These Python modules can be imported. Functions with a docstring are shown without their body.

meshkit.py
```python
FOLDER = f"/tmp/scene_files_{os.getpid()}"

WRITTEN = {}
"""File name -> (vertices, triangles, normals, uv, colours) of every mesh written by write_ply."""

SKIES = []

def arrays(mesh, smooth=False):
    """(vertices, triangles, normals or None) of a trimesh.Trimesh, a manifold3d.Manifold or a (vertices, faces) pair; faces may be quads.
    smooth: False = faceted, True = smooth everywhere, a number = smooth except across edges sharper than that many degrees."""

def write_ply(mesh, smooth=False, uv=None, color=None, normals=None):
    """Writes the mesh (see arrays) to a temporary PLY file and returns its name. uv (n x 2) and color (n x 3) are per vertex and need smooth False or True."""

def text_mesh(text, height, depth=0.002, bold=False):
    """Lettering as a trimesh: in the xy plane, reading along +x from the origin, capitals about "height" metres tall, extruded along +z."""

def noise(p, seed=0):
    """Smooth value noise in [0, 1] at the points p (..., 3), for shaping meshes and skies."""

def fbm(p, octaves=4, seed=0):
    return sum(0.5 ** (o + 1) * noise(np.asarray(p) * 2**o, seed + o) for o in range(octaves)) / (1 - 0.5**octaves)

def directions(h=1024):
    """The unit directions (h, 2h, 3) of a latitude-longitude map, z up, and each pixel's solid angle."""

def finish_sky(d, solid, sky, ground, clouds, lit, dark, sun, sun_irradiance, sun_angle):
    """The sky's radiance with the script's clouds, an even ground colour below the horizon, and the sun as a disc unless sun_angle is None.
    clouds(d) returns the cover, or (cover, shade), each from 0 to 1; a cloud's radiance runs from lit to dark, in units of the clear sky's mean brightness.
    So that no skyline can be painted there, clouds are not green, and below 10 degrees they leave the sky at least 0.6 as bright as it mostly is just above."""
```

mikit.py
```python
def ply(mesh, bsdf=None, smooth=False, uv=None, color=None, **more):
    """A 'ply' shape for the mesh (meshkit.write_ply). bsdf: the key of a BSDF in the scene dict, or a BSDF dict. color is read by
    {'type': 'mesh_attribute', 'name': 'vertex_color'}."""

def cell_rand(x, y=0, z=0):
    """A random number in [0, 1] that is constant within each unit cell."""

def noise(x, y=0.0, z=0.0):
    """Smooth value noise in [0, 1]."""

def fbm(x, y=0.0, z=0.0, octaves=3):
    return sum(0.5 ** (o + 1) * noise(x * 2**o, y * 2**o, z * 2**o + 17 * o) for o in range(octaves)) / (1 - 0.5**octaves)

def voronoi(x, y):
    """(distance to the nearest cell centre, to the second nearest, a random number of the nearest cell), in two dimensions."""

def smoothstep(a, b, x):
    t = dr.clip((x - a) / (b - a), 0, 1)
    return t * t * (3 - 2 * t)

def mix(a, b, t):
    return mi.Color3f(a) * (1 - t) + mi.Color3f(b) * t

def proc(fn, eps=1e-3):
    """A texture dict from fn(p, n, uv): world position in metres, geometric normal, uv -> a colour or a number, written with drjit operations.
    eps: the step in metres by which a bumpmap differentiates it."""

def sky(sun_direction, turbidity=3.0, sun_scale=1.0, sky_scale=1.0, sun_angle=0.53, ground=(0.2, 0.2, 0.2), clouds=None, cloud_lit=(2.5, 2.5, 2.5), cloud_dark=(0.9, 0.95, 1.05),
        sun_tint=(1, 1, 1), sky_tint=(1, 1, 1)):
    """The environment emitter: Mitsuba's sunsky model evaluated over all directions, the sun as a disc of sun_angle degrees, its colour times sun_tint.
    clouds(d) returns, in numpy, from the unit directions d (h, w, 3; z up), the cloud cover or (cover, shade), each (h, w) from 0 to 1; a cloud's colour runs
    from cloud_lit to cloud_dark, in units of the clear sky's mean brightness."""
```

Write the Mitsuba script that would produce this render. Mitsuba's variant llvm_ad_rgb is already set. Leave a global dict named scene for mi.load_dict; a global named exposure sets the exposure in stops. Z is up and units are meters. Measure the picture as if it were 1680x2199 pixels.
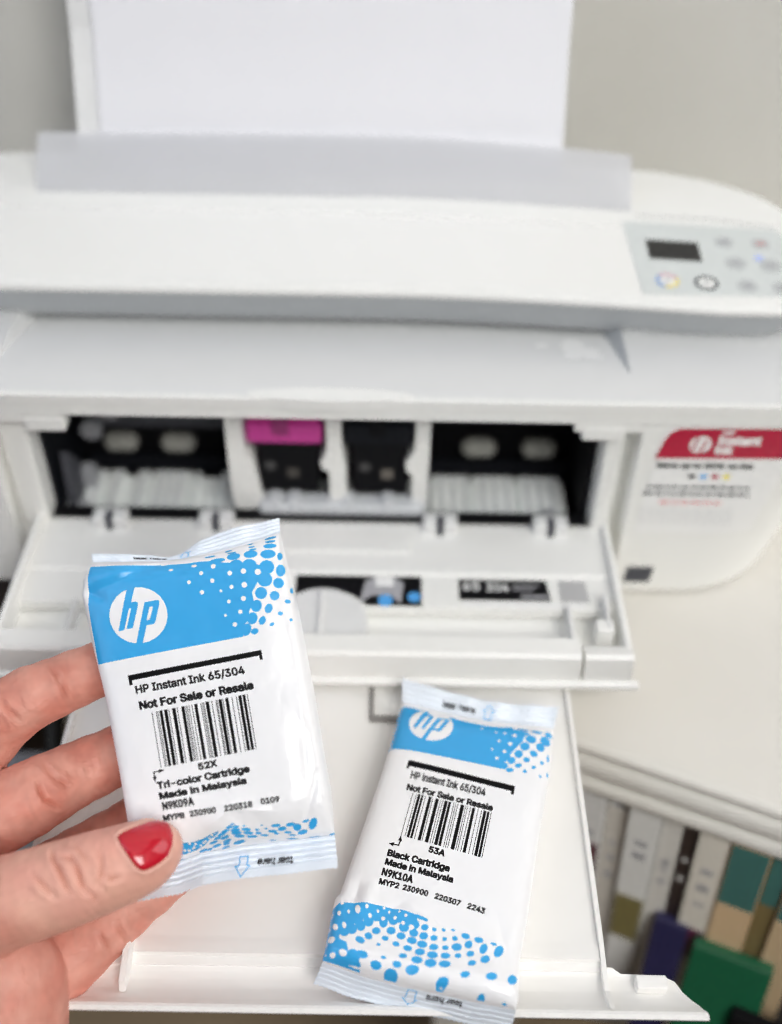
import math, random
import numpy as np, trimesh, mitsuba as mi, mikit, meshkit
import manifold3d as m3
import shapely
from shapely import affinity
from shapely.geometry import Polygon, Point, box as sbox
from shapely.ops import unary_union

T = mi.ScalarTransform4f
MM = 0.001
scene, labels = {}, {}
rng = np.random.default_rng(7)

# ------------------------------------------------------------------ camera, lamps, exposure
exposure = 0.0
CAM_O = np.array([0.0, -331.0, 333.0])
CAM_F = np.array([0.0, 0.74314483, -0.66913061])
CAM_U = np.array([-0.01745241, 0.66902869, 0.74303164])
scene['camera'] = dict(type='thinlens', fov=39.154, fov_axis='x', near_clip=0.02, far_clip=20.0,
                       aperture_radius=0.0047, focus_distance=0.329,
                       to_world=T().look_at(origin=(CAM_O * MM).tolist(), target=((CAM_O + CAM_F * 100) * MM).tolist(), up=CAM_U.tolist()))


def lamp(key, pos, aim, w, h, rgb, label, cat):
    """A flat lamp or a window pane of w x h millimetres that gives light towards aim."""
    scene[key] = dict(type='rectangle', to_world=T().look_at(origin=[p * MM for p in pos], target=[p * MM for p in aim], up=[0, 0.1, 1]) @ T().scale([w / 2 * MM, h / 2 * MM, 1]),
                      emitter=dict(type='area', radiance=dict(type='rgb', value=list(rgb))), bsdf=dict(type='diffuse', reflectance=dict(type='rgb', value=0.5)))
    labels[key] = dict(label=label, category=cat)


lamp('window', (430, -1060, 1130), (0, -60, 60), 720, 760, (10.6, 10.4, 10.1), 'bright window pane out of view behind the right shoulder', 'window')
lamp('window_001', (1150, -150, 800), (0, -60, 60), 700, 1100, (1.7, 1.7, 1.75), 'narrow window pane out of view to the right of the desk', 'window')
lamp('window_002', (-900, -350, 800), (-60, 0, 90), 800, 1000, (0.8, 0.93, 1.2), 'added dim bluish fill light out of view to the left', 'window')  # added cool fill that brightens the left side, no window known there
lamp('fill_panel', (-100, -200, 1700), (-100, -199, 0), 1500, 1500, (0.36, 0.36, 0.36), 'added square fill light panel high above the desk', 'fill lamp')  # added overhead fill in place of the unseen room light

# ------------------------------------------------------------------ materials


def mat(key, rgb, rough=0.4, spec=0.5, **more):
    d = dict(type='principled', base_color=dict(type='rgb', value=list(rgb)) if not isinstance(rgb, dict) else rgb, roughness=rough, specular=spec, **more)
    scene[key] = dict(type='twosided', bsdf=d)
    return key


def bump(key, fn, scale, eps=2e-4):
    d = scene[key]['bsdf']
    scene[key]['bsdf'] = dict(type='bumpmap', tex=mikit.proc(fn, eps), scale=scale, bsdf=d)


mat('mat_white', (0.78, 0.78, 0.755), 0.42)
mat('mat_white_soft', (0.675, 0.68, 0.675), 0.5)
mat('mat_mid_grey', (0.46, 0.478, 0.492), 0.5)  # mid grey of the lid underside and the shelf step
mat('mat_tray', (0.77, 0.76, 0.735), 0.5)
bump('mat_tray', lambda p, n, uv: mikit.noise(p.x * 2600, p.y * 2600, p.z * 2600), 0.00005, 1.5e-4)
mat('mat_panel_grey', (0.60, 0.63, 0.62), 0.35)
mat('mat_platen', (0.80, 0.83, 0.82), 0.45)
mat('mat_greybar', (0.55, 0.57, 0.59), 0.4)
mat('mat_roller', (0.33, 0.33, 0.30), 0.7)
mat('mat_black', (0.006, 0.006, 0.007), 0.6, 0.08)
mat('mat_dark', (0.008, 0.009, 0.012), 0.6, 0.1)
mat('mat_darkgrey', (0.06, 0.063, 0.075), 0.5, 0.3)
mat('mat_gear', (0.30, 0.31, 0.33), 0.5)
mat('mat_seal', (0.71, 0.765, 0.83), 0.16, 0.6)
mat('mat_screen', (0.015, 0.015, 0.015), 0.15)
mat('mat_magenta', (0.52, 0.035, 0.27), 0.35)
mat('mat_magenta_dark', (0.26, 0.015, 0.13), 0.4)
mat('mat_paper', (0.83, 0.83, 0.86), 0.8, 0.2)
mat('mat_label', (0.80, 0.80, 0.79), 0.35)
mat('mat_red', (0.42, 0.004, 0.035), 0.3)
mat('mat_text', (0.02, 0.02, 0.022), 0.5)
mat('mat_text_grey', (0.35, 0.35, 0.37), 0.5)
mat('mat_text_red', (0.65, 0.2, 0.2), 0.5)
mat('mat_cyan_dot', (0.08, 0.35, 0.75), 0.4)
mat('mat_yellow_dot', (0.8, 0.7, 0.1), 0.4)
mat('mat_qr_grey', (0.42, 0.42, 0.42), 0.5)
mat('mat_film', (0.84, 0.84, 0.85), 0.17, 0.5)
mat('mat_ink_blue', (0.045, 0.37, 0.74), 0.24, 0.5)
mat('mat_ink_black', (0.004, 0.004, 0.0045), 0.4, 0.12)
mat('mat_nail', (0.50, 0.008, 0.022), 0.10, 0.5, clearcoat=1.0, clearcoat_gloss=0.96)
mat('mat_desk', mikit.proc(lambda p, n, uv: mikit.mix((0.68, 0.66, 0.61), (0.65, 0.63, 0.58), mikit.fbm(p.x * 30, p.y * 30, p.z * 30))), 0.45)
mat('mat_wall', mikit.proc(lambda p, n, uv: mikit.mix((0.64, 0.63, 0.59), (0.61, 0.60, 0.555), mikit.fbm(p.x * 60, p.z * 60, p.y * 20))), 0.85, 0.2)
mat('mat_floor', mikit.proc(lambda p, n, uv: mikit.mix((0.33, 0.25, 0.16), (0.26, 0.19, 0.12), mikit.fbm(p.x * 6, p.y * 60, 0.3))), 0.5)
mat('mat_chair', (0.055, 0.042, 0.038), 0.8, 0.2)
mat('mat_chair_black', (0.012, 0.012, 0.012), 0.35)
mat('mat_chair_grey', (0.38, 0.38, 0.40), 0.7)
scene['mat_guide'] = dict(type='mask', opacity=0.54, bsdf=dict(type='twosided', bsdf=dict(type='principled', base_color=dict(type='rgb', value=[0.66, 0.665, 0.685]), roughness=0.45, specular=0.4)))


def skin_micro(p, n, uv):
    """Fine lines across the fingers, and pores."""
    a = p.x * 0.92 + p.y * 0.24 + p.z * 0.27
    b = p.y * 0.70 - p.z * 0.60 - p.x * 0.3
    lines = mikit.noise(a * 1300, b * 260, p.z * 200) + 0.6 * mikit.noise(a * 2300, b * 500, p.x * 300)
    d1, d2, w = mikit.voronoi(p.x * 1100 + p.z * 500, p.y * 1100 + p.z * 800)
    return lines * 0.7 + (d2 - d1) * 0.5


mat('mat_skin', dict(type='mesh_attribute', name='vertex_color'), 0.46, 0.42)
bump('mat_skin', skin_micro, 0.00042, 2e-4)

# ------------------------------------------------------------------ helpers


def numbered(key):
    if key not in scene and not any(k.startswith(key + '__') for k in scene):
        return key
    i = 1
    while f'{key}_{i:03d}' in scene or any(k.startswith(f'{key}_{i:03d}__') for k in scene):
        i += 1
    return f'{key}_{i:03d}'


def tri(m):
    if isinstance(m, m3.Manifold):
        q = m.to_mesh()
        return trimesh.Trimesh(q.vert_properties[:, :3], q.tri_verts, process=False)
    if isinstance(m, (list, tuple)):
        return trimesh.util.concatenate([tri(x) for x in m])
    return m


def add(key, mesh, bsdf, smooth=35, parent=None, label=None, cat=None, group=None, kind=None, color=None):
    """One entry of the scene from a mesh in millimetres."""
    key = numbered(f'{parent}__{key}' if parent else key)
    m = tri(mesh).copy()
    m.apply_scale(MM)
    scene[key] = mikit.ply(m, bsdf, smooth=smooth, color=color)
    d = {k: v for k, v in dict(label=label, category=cat, group=group, kind=kind).items() if v}
    if d:
        labels[key] = d
    return key


def hullpts(p):
    return trimesh.convex.convex_hull(np.asarray(p, float))


_sph = np.array(trimesh.creation.uv_sphere(1.0, count=[9, 12]).vertices)


def rbox(x0, x1, y0, y1, z0, z1, r=0.8):
    """A box with rounded edges."""
    r = min(r, (x1 - x0) / 2.01, (y1 - y0) / 2.01, (z1 - z0) / 2.01)
    c = np.array([[x, y, z] for x in (x0 + r, x1 - r) for y in (y0 + r, y1 - r) for z in (z0 + r, z1 - r)])
    return hullpts((c[:, None] + _sph[None] * r).reshape(-1, 3))


def prism(poly, a0, a1, axis):
    """Extrudes a polygon: axis x takes (y, z), axis y takes (x, z), axis z takes (x, y)."""
    poly = poly if isinstance(poly, Polygon) else Polygon(poly)
    m = trimesh.creation.extrude_polygon(poly, a1 - a0, engine='earcut')
    v = np.array(m.vertices)
    if axis == 'z':
        m.vertices = v + [0, 0, a0]
    elif axis == 'x':
        m.vertices = np.stack([v[:, 2] + a0, v[:, 0], v[:, 1]], 1)
    else:
        m.vertices = np.stack([v[:, 0], a1 - v[:, 2], v[:, 1]], 1)
    return m


def man(m):
    m = tri(m)
    return m3.Manifold(m3.Mesh(np.asarray(m.vertices, np.float32), np.asarray(m.faces, np.uint32)))


def cyl(p0, p1, r0, r1=None, n=28):
    r1 = r0 if r1 is None else r1
    p0, p1 = np.asarray(p0, float), np.asarray(p1, float)
    z = (p1 - p0) / np.linalg.norm(p1 - p0)
    x = np.cross(z, [0, 0, 1.0] if abs(z[2]) < 0.9 else [1.0, 0, 0])
    x /= np.linalg.norm(x)
    y = np.cross(z, x)
    a = np.arange(n) * 2 * np.pi / n
    ring = np.cos(a)[:, None] * x + np.sin(a)[:, None] * y
    return hullpts(np.vstack([p0 + ring * r0, p1 + ring * r1]))


def loft(rings, cap0=True, cap1=True):
    """Rings of equal counts joined into one closed skin."""
    n = len(rings[0])
    v = np.vstack(rings)
    f = []
    for k in range(len(rings) - 1):
        i = np.arange(n)
        j = (i + 1) % n
        a, b = k * n, (k + 1) * n
        f += [np.stack([a + i, a + j, b + j], 1), np.stack([a + i, b + j, b + i], 1)]
    for cap, k, flip in ((cap0, 0, True), (cap1, len(rings) - 1, False)):
        if cap:
            c = len(v)
            v = np.vstack([v, rings[k].mean(0)])
            i = np.arange(n)
            t = np.stack([k * n + i, k * n + (i + 1) % n, np.full(n, c)], 1)
            f.append(t[:, ::-1] if flip else t)
    return trimesh.Trimesh(v, np.vstack(f), process=False)


def flat2d(shape, cell=None):
    """Triangles (list of (3,2)) of a shapely shape, cut into cells."""
    out = []
    geoms = [shape]
    if cell:
        x0, y0, x1, y1 = shape.bounds
        geoms = []
        xs, ys = np.arange(np.floor(x0 / cell) * cell, x1, cell), np.arange(np.floor(y0 / cell) * cell, y1, cell)
        cells = [sbox(x, y, x + cell, y + cell) for x in xs for y in ys]
        shapely.prepare(shape)
        hit = shapely.intersects(shape, np.array(cells, object))
        geoms = [shapely.intersection(shape, c) for c, h in zip(cells, hit) if h]
    for g in geoms:
        for q in getattr(g, 'geoms', [g]):
            if q.geom_type != 'Polygon' or q.area < 1e-5:
                continue
            v, f = trimesh.creation.triangulate_polygon(q, engine='earcut')
            v, f = np.asarray(v), np.asarray(f)
            if len(f):
                t = v[f]
                s = np.cross(t[:, 1] - t[:, 0], t[:, 2] - t[:, 0])
                t[s < 0] = t[s < 0][:, ::-1]
                out.append(t[np.abs(s) > 1e-9])
    return np.concatenate(out) if out else np.zeros((0, 3, 2))


def mesh_of(tris, fn):
    p = fn(tris.reshape(-1, 2))
    m = trimesh.Trimesh(p, np.arange(len(p)).reshape(-1, 3), process=False)
    m.merge_vertices(digits_vertex=4)
    return m


_txt = {}


def text2d(s, bold=0.0):
    """Lettering as a flat shape with unit capital height, thickened by bold, and its width."""
    if (s, bold) not in _txt:
        m = meshkit.text_mesh(s, 1.0, depth=0.5, bold=True)
        top = m.face_normals[:, 2] > 0.5
        t = np.asarray(m.vertices)[np.asarray(m.faces)[top]][:, :, :2]
        p = shapely.union_all([Polygon(q) for q in t]).buffer(0.004 + bold).simplify(0.012)
        x0, _, x1, _ = p.bounds
        _txt[(s, bold)] = (affinity.translate(p, -x0, 0), x1 - x0)
    return _txt[(s, bold)]


def words(s, x0, x1, y, cap, bold=0.0, cell=None):
    """Flat lettering from x0 to x1 on the base line y, as triangles."""
    t, w = text2d(s, bold)
    return flat2d(affinity.affine_transform(t, [(x1 - x0) / w, 0, 0, cap, x0, y]), cell)


def oval(c, rx, ry, n=32):
    a = np.arange(n) * 2 * np.pi / n
    return Polygon(np.stack([c[0] + rx * np.cos(a), c[1] + ry * np.sin(a)], 1))


# ------------------------------------------------------------------ measured numbers (millimetres)
ART1 = {"blue":[[[-29.11,44.43],[-26.85,43.86],[-7.36,40.61],[0.22,39.56],[3.58,39.41],[6.89,38.93],[11.48,37.43],[16.19,36.68],[21.23,35.0],[21.32,32.55],[19.4,29.52],[17.73,27.42],[17.9,24.5],[16.07,21.97],[15.94,19.6],[14.37,18.7],[13.81,16.67],[13.33,15.1],[-28.48,15.08],[-29.91,15.06],[-30.57,32.65]]],"bdots":[[14.57,16.91,1.15,-0.67,-0.9,-1.62],[16.69,19.84,1.31,-0.77,-0.86,-1.54],[18.41,23.2,1.36,-0.8,-0.86,-1.55],[20.3,26.69,1.72,-0.32,-0.27,-1.73],[21.95,30.49,2.1,-0.4,-0.34,-2.11],[23.0,34.08,2.1,-0.4,-0.34,-2.12],[18.17,35.48,2.1,-0.4,-0.28,-1.8],[14.43,36.19,1.97,-0.37,-0.25,-1.61],[13.89,38.97,1.99,-0.09,-0.01,-1.06],[18.92,38.75,1.99,-0.09,-0.02,-1.16],[23.91,37.95,2.18,-0.22,-0.09,-1.3],[9.02,38.68,2.28,-0.11,-0.01,-0.68],[26.7,32.5,1.21,-0.23,-0.29,-1.79],[25.62,28.83,1.49,-0.28,-0.24,-1.5],[24.0,25.28,1.35,-0.25,-0.22,-1.35],[21.78,21.85,0.94,-0.55,-0.68,-1.22],[19.46,18.7,0.78,-0.55,-0.73,-1.07],[16.8,16.01,1.1,0.18,0.16,-0.83],[27.06,36.82,0.65,-0.12,-0.18,-1.14],[21.98,17.14,0.66,0.23,0.18,-0.49],[24.79,19.85,0.69,-0.13,-0.1,-0.6],[27.32,23.07,0.74,-0.14,-0.1,-0.61],[28.8,26.3,0.42,-0.08,-0.14,-0.84],[27.43,17.59,0.42,-0.08,-0.07,-0.42],[24.73,40.39,1.89,-0.19,-0.05,-0.72],[24.96,41.82,1.52,-0.02,0.01,-0.39],[25.07,43.08,1.8,0.17,0.04,-0.39],[18.97,42.18,0.95,0.02,0.01,-0.19],[19.29,41.13,0.95,0.02,0.01,-0.24],[19.63,40.19,1.19,0.03,0.01,-0.29],[12.29,41.19,1.13,0.09,0.03,-0.24],[13.37,40.3,1.42,-0.02,0.01,-0.24],[6.87,40.45,1.62,-0.07,-0.0,-0.24]],"wdots":[[-4.91,38.43,0.71,-0.03,-0.0,-0.39],[-7.12,40.56,0.85,-0.09,-0.01,-0.24],[1.98,38.35,0.85,-0.04,-0.0,-0.48],[7.68,37.12,0.75,-0.14,-0.11,-0.76],[3.91,35.74,0.61,-0.12,-0.09,-0.62],[0.05,33.7,0.56,-0.11,-0.08,-0.57],[6.81,32.91,0.65,-0.12,-0.1,-0.66],[3.37,30.08,0.65,-0.12,-0.1,-0.66],[8.89,29.47,0.42,-0.08,-0.06,-0.42],[12.2,34.18,0.7,-0.13,-0.11,-0.71],[16.22,34.05,0.79,-0.15,-0.12,-0.8],[20.3,33.08,0.89,-0.17,-0.14,-0.9],[12.1,30.07,0.61,-0.11,-0.09,-0.61],[15.88,29.99,0.84,-0.16,-0.13,-0.85],[10.71,25.95,0.56,-0.1,-0.09,-0.56],[15.03,26.05,0.74,-0.14,-0.12,-0.75],[9.12,22.12,0.42,-0.08,-0.06,-0.42],[13.56,22.39,0.65,-0.12,-0.1,-0.65],[11.46,19.01,0.65,-0.12,-0.1,-0.65]],"logo":[-15.96,26.92,8.49,-1.59,-1.1,-8.15],"hp":[[[-17.95,36.18],[-15.59,36.12],[-17.52,31.06],[-16.09,30.99],[-15.65,30.66],[-15.67,29.85],[-15.99,28.85],[-18.05,23.48],[-19.9,23.54],[-17.79,29.04],[-17.89,29.35],[-18.37,29.34],[-20.65,23.35],[-22.32,23.37]],[[-13.63,30.33],[-10.04,30.28],[-9.44,30.12],[-9.32,29.62],[-9.63,28.42],[-11.21,24.21],[-11.58,23.66],[-12.12,23.52],[-13.93,23.53],[-16.02,17.97],[-17.92,18.03]]],"hole":[[[-12.42,28.66],[-11.6,28.7],[-11.39,28.47],[-11.57,27.87],[-12.65,25.25],[-12.87,25.0],[-13.78,24.98]]],"black":[[[-21.38,10.23],[17.82,10.38],[17.86,7.64],[17.04,7.56],[17.0,8.84],[-20.32,8.59],[-20.25,7.36],[-21.21,7.25]],[[-17.72,-17.94],[-15.94,-17.9],[-15.97,-18.07],[-17.46,-18.12],[-17.33,-19.5],[-17.56,-19.5]],[[-16.03,-17.52],[-14.65,-17.95],[-16.07,-18.51]],[[-17.9,-19.26],[-16.98,-19.33],[-17.54,-20.68]]],"text":[["HP Instant Ink 65/304",-19.66,4.68,12.28,4.6,-0.11,2.13,0.5],["Not For Sale or Resale",-19.2,0.04,14.19,-0.09,-0.11,2.12,1],["52X",-4.91,-19.67,0.55,-19.54,-0.12,1.7,1],["Tri-color Cartridge",-17.18,-22.8,9.47,-22.74,-0.1,1.79,1],["Made in Malaysia",-16.93,-25.67,8.08,-25.73,-0.09,1.69,1],["N9K09A",-16.43,-28.71,-7.39,-28.78,-0.09,1.95,1],["MYPB",-16.7,-31.64,-10.51,-31.87,-0.02,1.45,1],["230900",-9.12,-31.81,-1.55,-32.02,-0.03,1.45,1],["220318",0.74,-32.12,8.78,-32.24,-0.04,1.45,1],["0109",11.01,-32.07,16.37,-32.28,0.01,1.45,1]],"bars":[[[-15.91,-1.36],[-15.67,-1.36],[-15.19,-17.14],[-15.42,-17.14]],[[-14.64,-1.36],[-14.4,-1.35],[-13.93,-17.13],[-14.17,-17.13]],[[-14.19,-1.35],[-13.96,-1.35],[-13.49,-17.13],[-13.72,-17.13]],[[-13.65,-1.35],[-12.76,-1.35],[-12.31,-17.12],[-13.19,-17.13]],[[-12.34,-1.35],[-11.35,-1.35],[-10.91,-17.11],[-11.89,-17.12]],[[-11.04,-1.35],[-10.81,-1.35],[-10.38,-17.11],[-10.61,-17.11]],[[-9.99,-1.35],[-8.95,-1.35],[-8.54,-17.09],[-9.56,-17.1]],[[-8.6,-1.35],[-8.36,-1.34],[-7.96,-17.09],[-8.19,-17.09]],[[-7.31,-1.34],[-6.37,-1.34],[-5.98,-17.08],[-6.91,-17.08]],[[-6.15,-1.34],[-5.92,-1.34],[-5.54,-17.07],[-5.78,-17.08]],[[-5.73,-1.34],[-5.49,-1.34],[-5.12,-17.07],[-5.36,-17.07]],[[-5.14,-1.34],[-4.91,-1.34],[-4.54,-17.07],[-4.78,-17.07]],[[-4.3,-1.34],[-4.06,-1.34],[-3.71,-17.06],[-3.94,-17.06]],[[-3.54,-1.34],[-2.6,-1.34],[-2.26,-17.05],[-3.19,-17.06]],[[-1.71,-1.33],[-1.47,-1.33],[-1.15,-17.04],[-1.38,-17.05]],[[-1.24,-1.33],[-1.0,-1.33],[-0.68,-17.04],[-0.92,-17.04]],[[-0.84,-1.33],[-0.6,-1.33],[-0.29,-17.04],[-0.52,-17.04]],[[-0.25,-1.33],[0.78,-1.33],[1.08,-17.03],[0.06,-17.04]],[[1.46,-1.33],[1.7,-1.33],[1.99,-17.02],[1.76,-17.02]],[[2.66,-1.33],[2.9,-1.33],[3.17,-17.02],[2.94,-17.02]],[[3.01,-1.33],[3.25,-1.33],[3.52,-17.01],[3.29,-17.01]],[[3.51,-1.33],[4.5,-1.32],[4.75,-17.0],[3.78,-17.01]],[[4.68,-1.32],[4.92,-1.32],[5.17,-17.0],[4.94,-17.0]],[[5.48,-1.32],[6.42,-1.32],[6.66,-16.99],[5.73,-17.0]],[[7.34,-1.32],[7.58,-1.32],[7.8,-16.98],[7.57,-16.99]],[[8.63,-1.32],[8.87,-1.32],[9.08,-16.98],[8.84,-16.98]],[[9.29,-1.32],[10.23,-1.31],[10.43,-16.97],[9.5,-16.97]],[[10.51,-1.31],[11.36,-1.31],[11.54,-16.96],[10.7,-16.96]],[[11.81,-1.31],[12.04,-1.31],[12.22,-16.95],[11.98,-16.96]]],"blue2":[[[-17.19,-38.23],[-13.31,-38.62],[-9.88,-38.88],[-7.04,-38.5],[-3.15,-37.2],[-1.99,-37.18],[-2.81,-38.06],[-5.27,-39.04],[-7.33,-40.45],[-10.23,-41.34],[-13.08,-41.85],[-17.71,-41.91]],[[-17.7,-43.32],[-15.12,-43.25],[-11.61,-43.08],[-9.94,-43.47],[-14.95,-43.68]]],"wdots2":[[-11.07,-39.11,0.41,-0.07,-0.06,-0.39],[-9.51,-39.52,0.41,-0.07,-0.06,-0.39],[-10.1,-40.39,0.36,-0.06,-0.05,-0.35],[-7.2,-39.58,0.41,-0.07,-0.06,-0.39],[-6.46,-39.27,0.36,-0.06,-0.05,-0.35],[-12.92,-40.77,0.41,-0.07,-0.06,-0.39],[-11.81,-41.06,0.45,-0.08,-0.06,-0.43],[-10.61,-40.74,0.32,-0.06,-0.04,-0.3],[-4.18,-37.9,0.41,-0.07,-0.06,-0.39],[-3.28,-37.44,0.27,-0.05,-0.04,-0.26],[-5.21,-38.61,0.36,-0.06,-0.05,-0.35],[-8.23,-40.28,0.36,-0.06,-0.05,-0.35]],"bdots2":[[2.13,-36.01,0.67,-0.01,0.01,-0.25],[1.11,-36.63,0.95,0.02,0.02,-0.39],[2.93,-36.86,0.95,-0.04,-0.0,-0.39],[5.22,-37.01,0.52,-0.09,-0.03,-0.19],[-0.18,-37.51,1.16,0.19,0.09,-0.44],[2.57,-37.69,1.37,-0.12,-0.02,-0.45],[5.52,-38.09,1.25,-0.33,-0.11,-0.43],[8.42,-38.75,0.61,-0.11,-0.04,-0.29],[-1.44,-38.17,1.21,0.2,0.08,-0.39],[-0.9,-39.2,1.38,0.27,0.11,-0.44],[2.67,-38.51,1.47,-0.14,-0.03,-0.49],[5.81,-39.17,1.33,-0.35,-0.11,-0.43],[8.5,-39.74,0.88,-0.16,-0.06,-0.34],[-2.96,-39.01,1.15,0.23,0.1,-0.39],[-0.61,-40.32,1.31,0.33,0.13,-0.43],[3.2,-39.59,1.46,-0.26,-0.07,-0.44],[6.55,-40.37,1.45,-0.26,-0.06,-0.39],[9.97,-40.67,1.12,-0.2,-0.04,-0.29],[-4.5,-40.07,1.24,0.24,0.1,-0.38],[-3.97,-41.14,1.33,0.26,0.1,-0.38],[-1.19,-41.1,1.01,0.2,0.09,-0.34],[2.47,-41.32,1.77,0.22,0.09,-0.49],[-1.8,-42.1,1.29,0.25,0.07,-0.29],[-8.23,-41.84,1.28,0.25,0.09,-0.34],[-6.38,-41.86,1.01,0.2,0.08,-0.29],[10.94,-38.93,0.51,-0.09,-0.03,-0.25],[9.97,-37.78,0.43,-0.07,-0.02,-0.15],[13.87,-38.57,1.37,-0.12,-0.03,-0.44],[17.86,-39.06,1.32,-0.01,0.01,-0.54],[22.28,-38.92,1.04,0.07,0.03,-0.35],[24.09,-39.97,0.86,-0.58,-1.03,-1.44],[19.53,-40.17,1.16,0.19,0.19,-0.97],[15.29,-39.8,1.23,-0.01,0.01,-0.59],[12.48,-40.01,1.26,-0.23,-0.07,-0.39],[16.61,-41.06,1.03,-0.19,-0.06,-0.34],[20.65,-41.79,1.45,0.19,0.1,-0.64],[17.6,-42.09,0.94,-0.17,-0.04,-0.25],[13.41,-40.84,0.7,-0.12,-0.04,-0.29],[11.75,-42.54,0.94,-0.17,-0.02,-0.15],[17.19,-43.12,1.39,-0.25,-0.03,-0.19],[23.54,-43.82,1.51,-0.15,-0.01,-0.19],[28.57,-44.06,0.94,0.07,0.03,-0.29]],"arrow":[[1.73,-45.36],[4.36,-45.61],[3.95,-47.69],[4.78,-48.06],[1.82,-50.8],[0.22,-47.56],[1.44,-47.56]],"tear":[["tear here",16.91,-48.13,6.78,-46.94,-0.16,-1.67,0.5]]}
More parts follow.
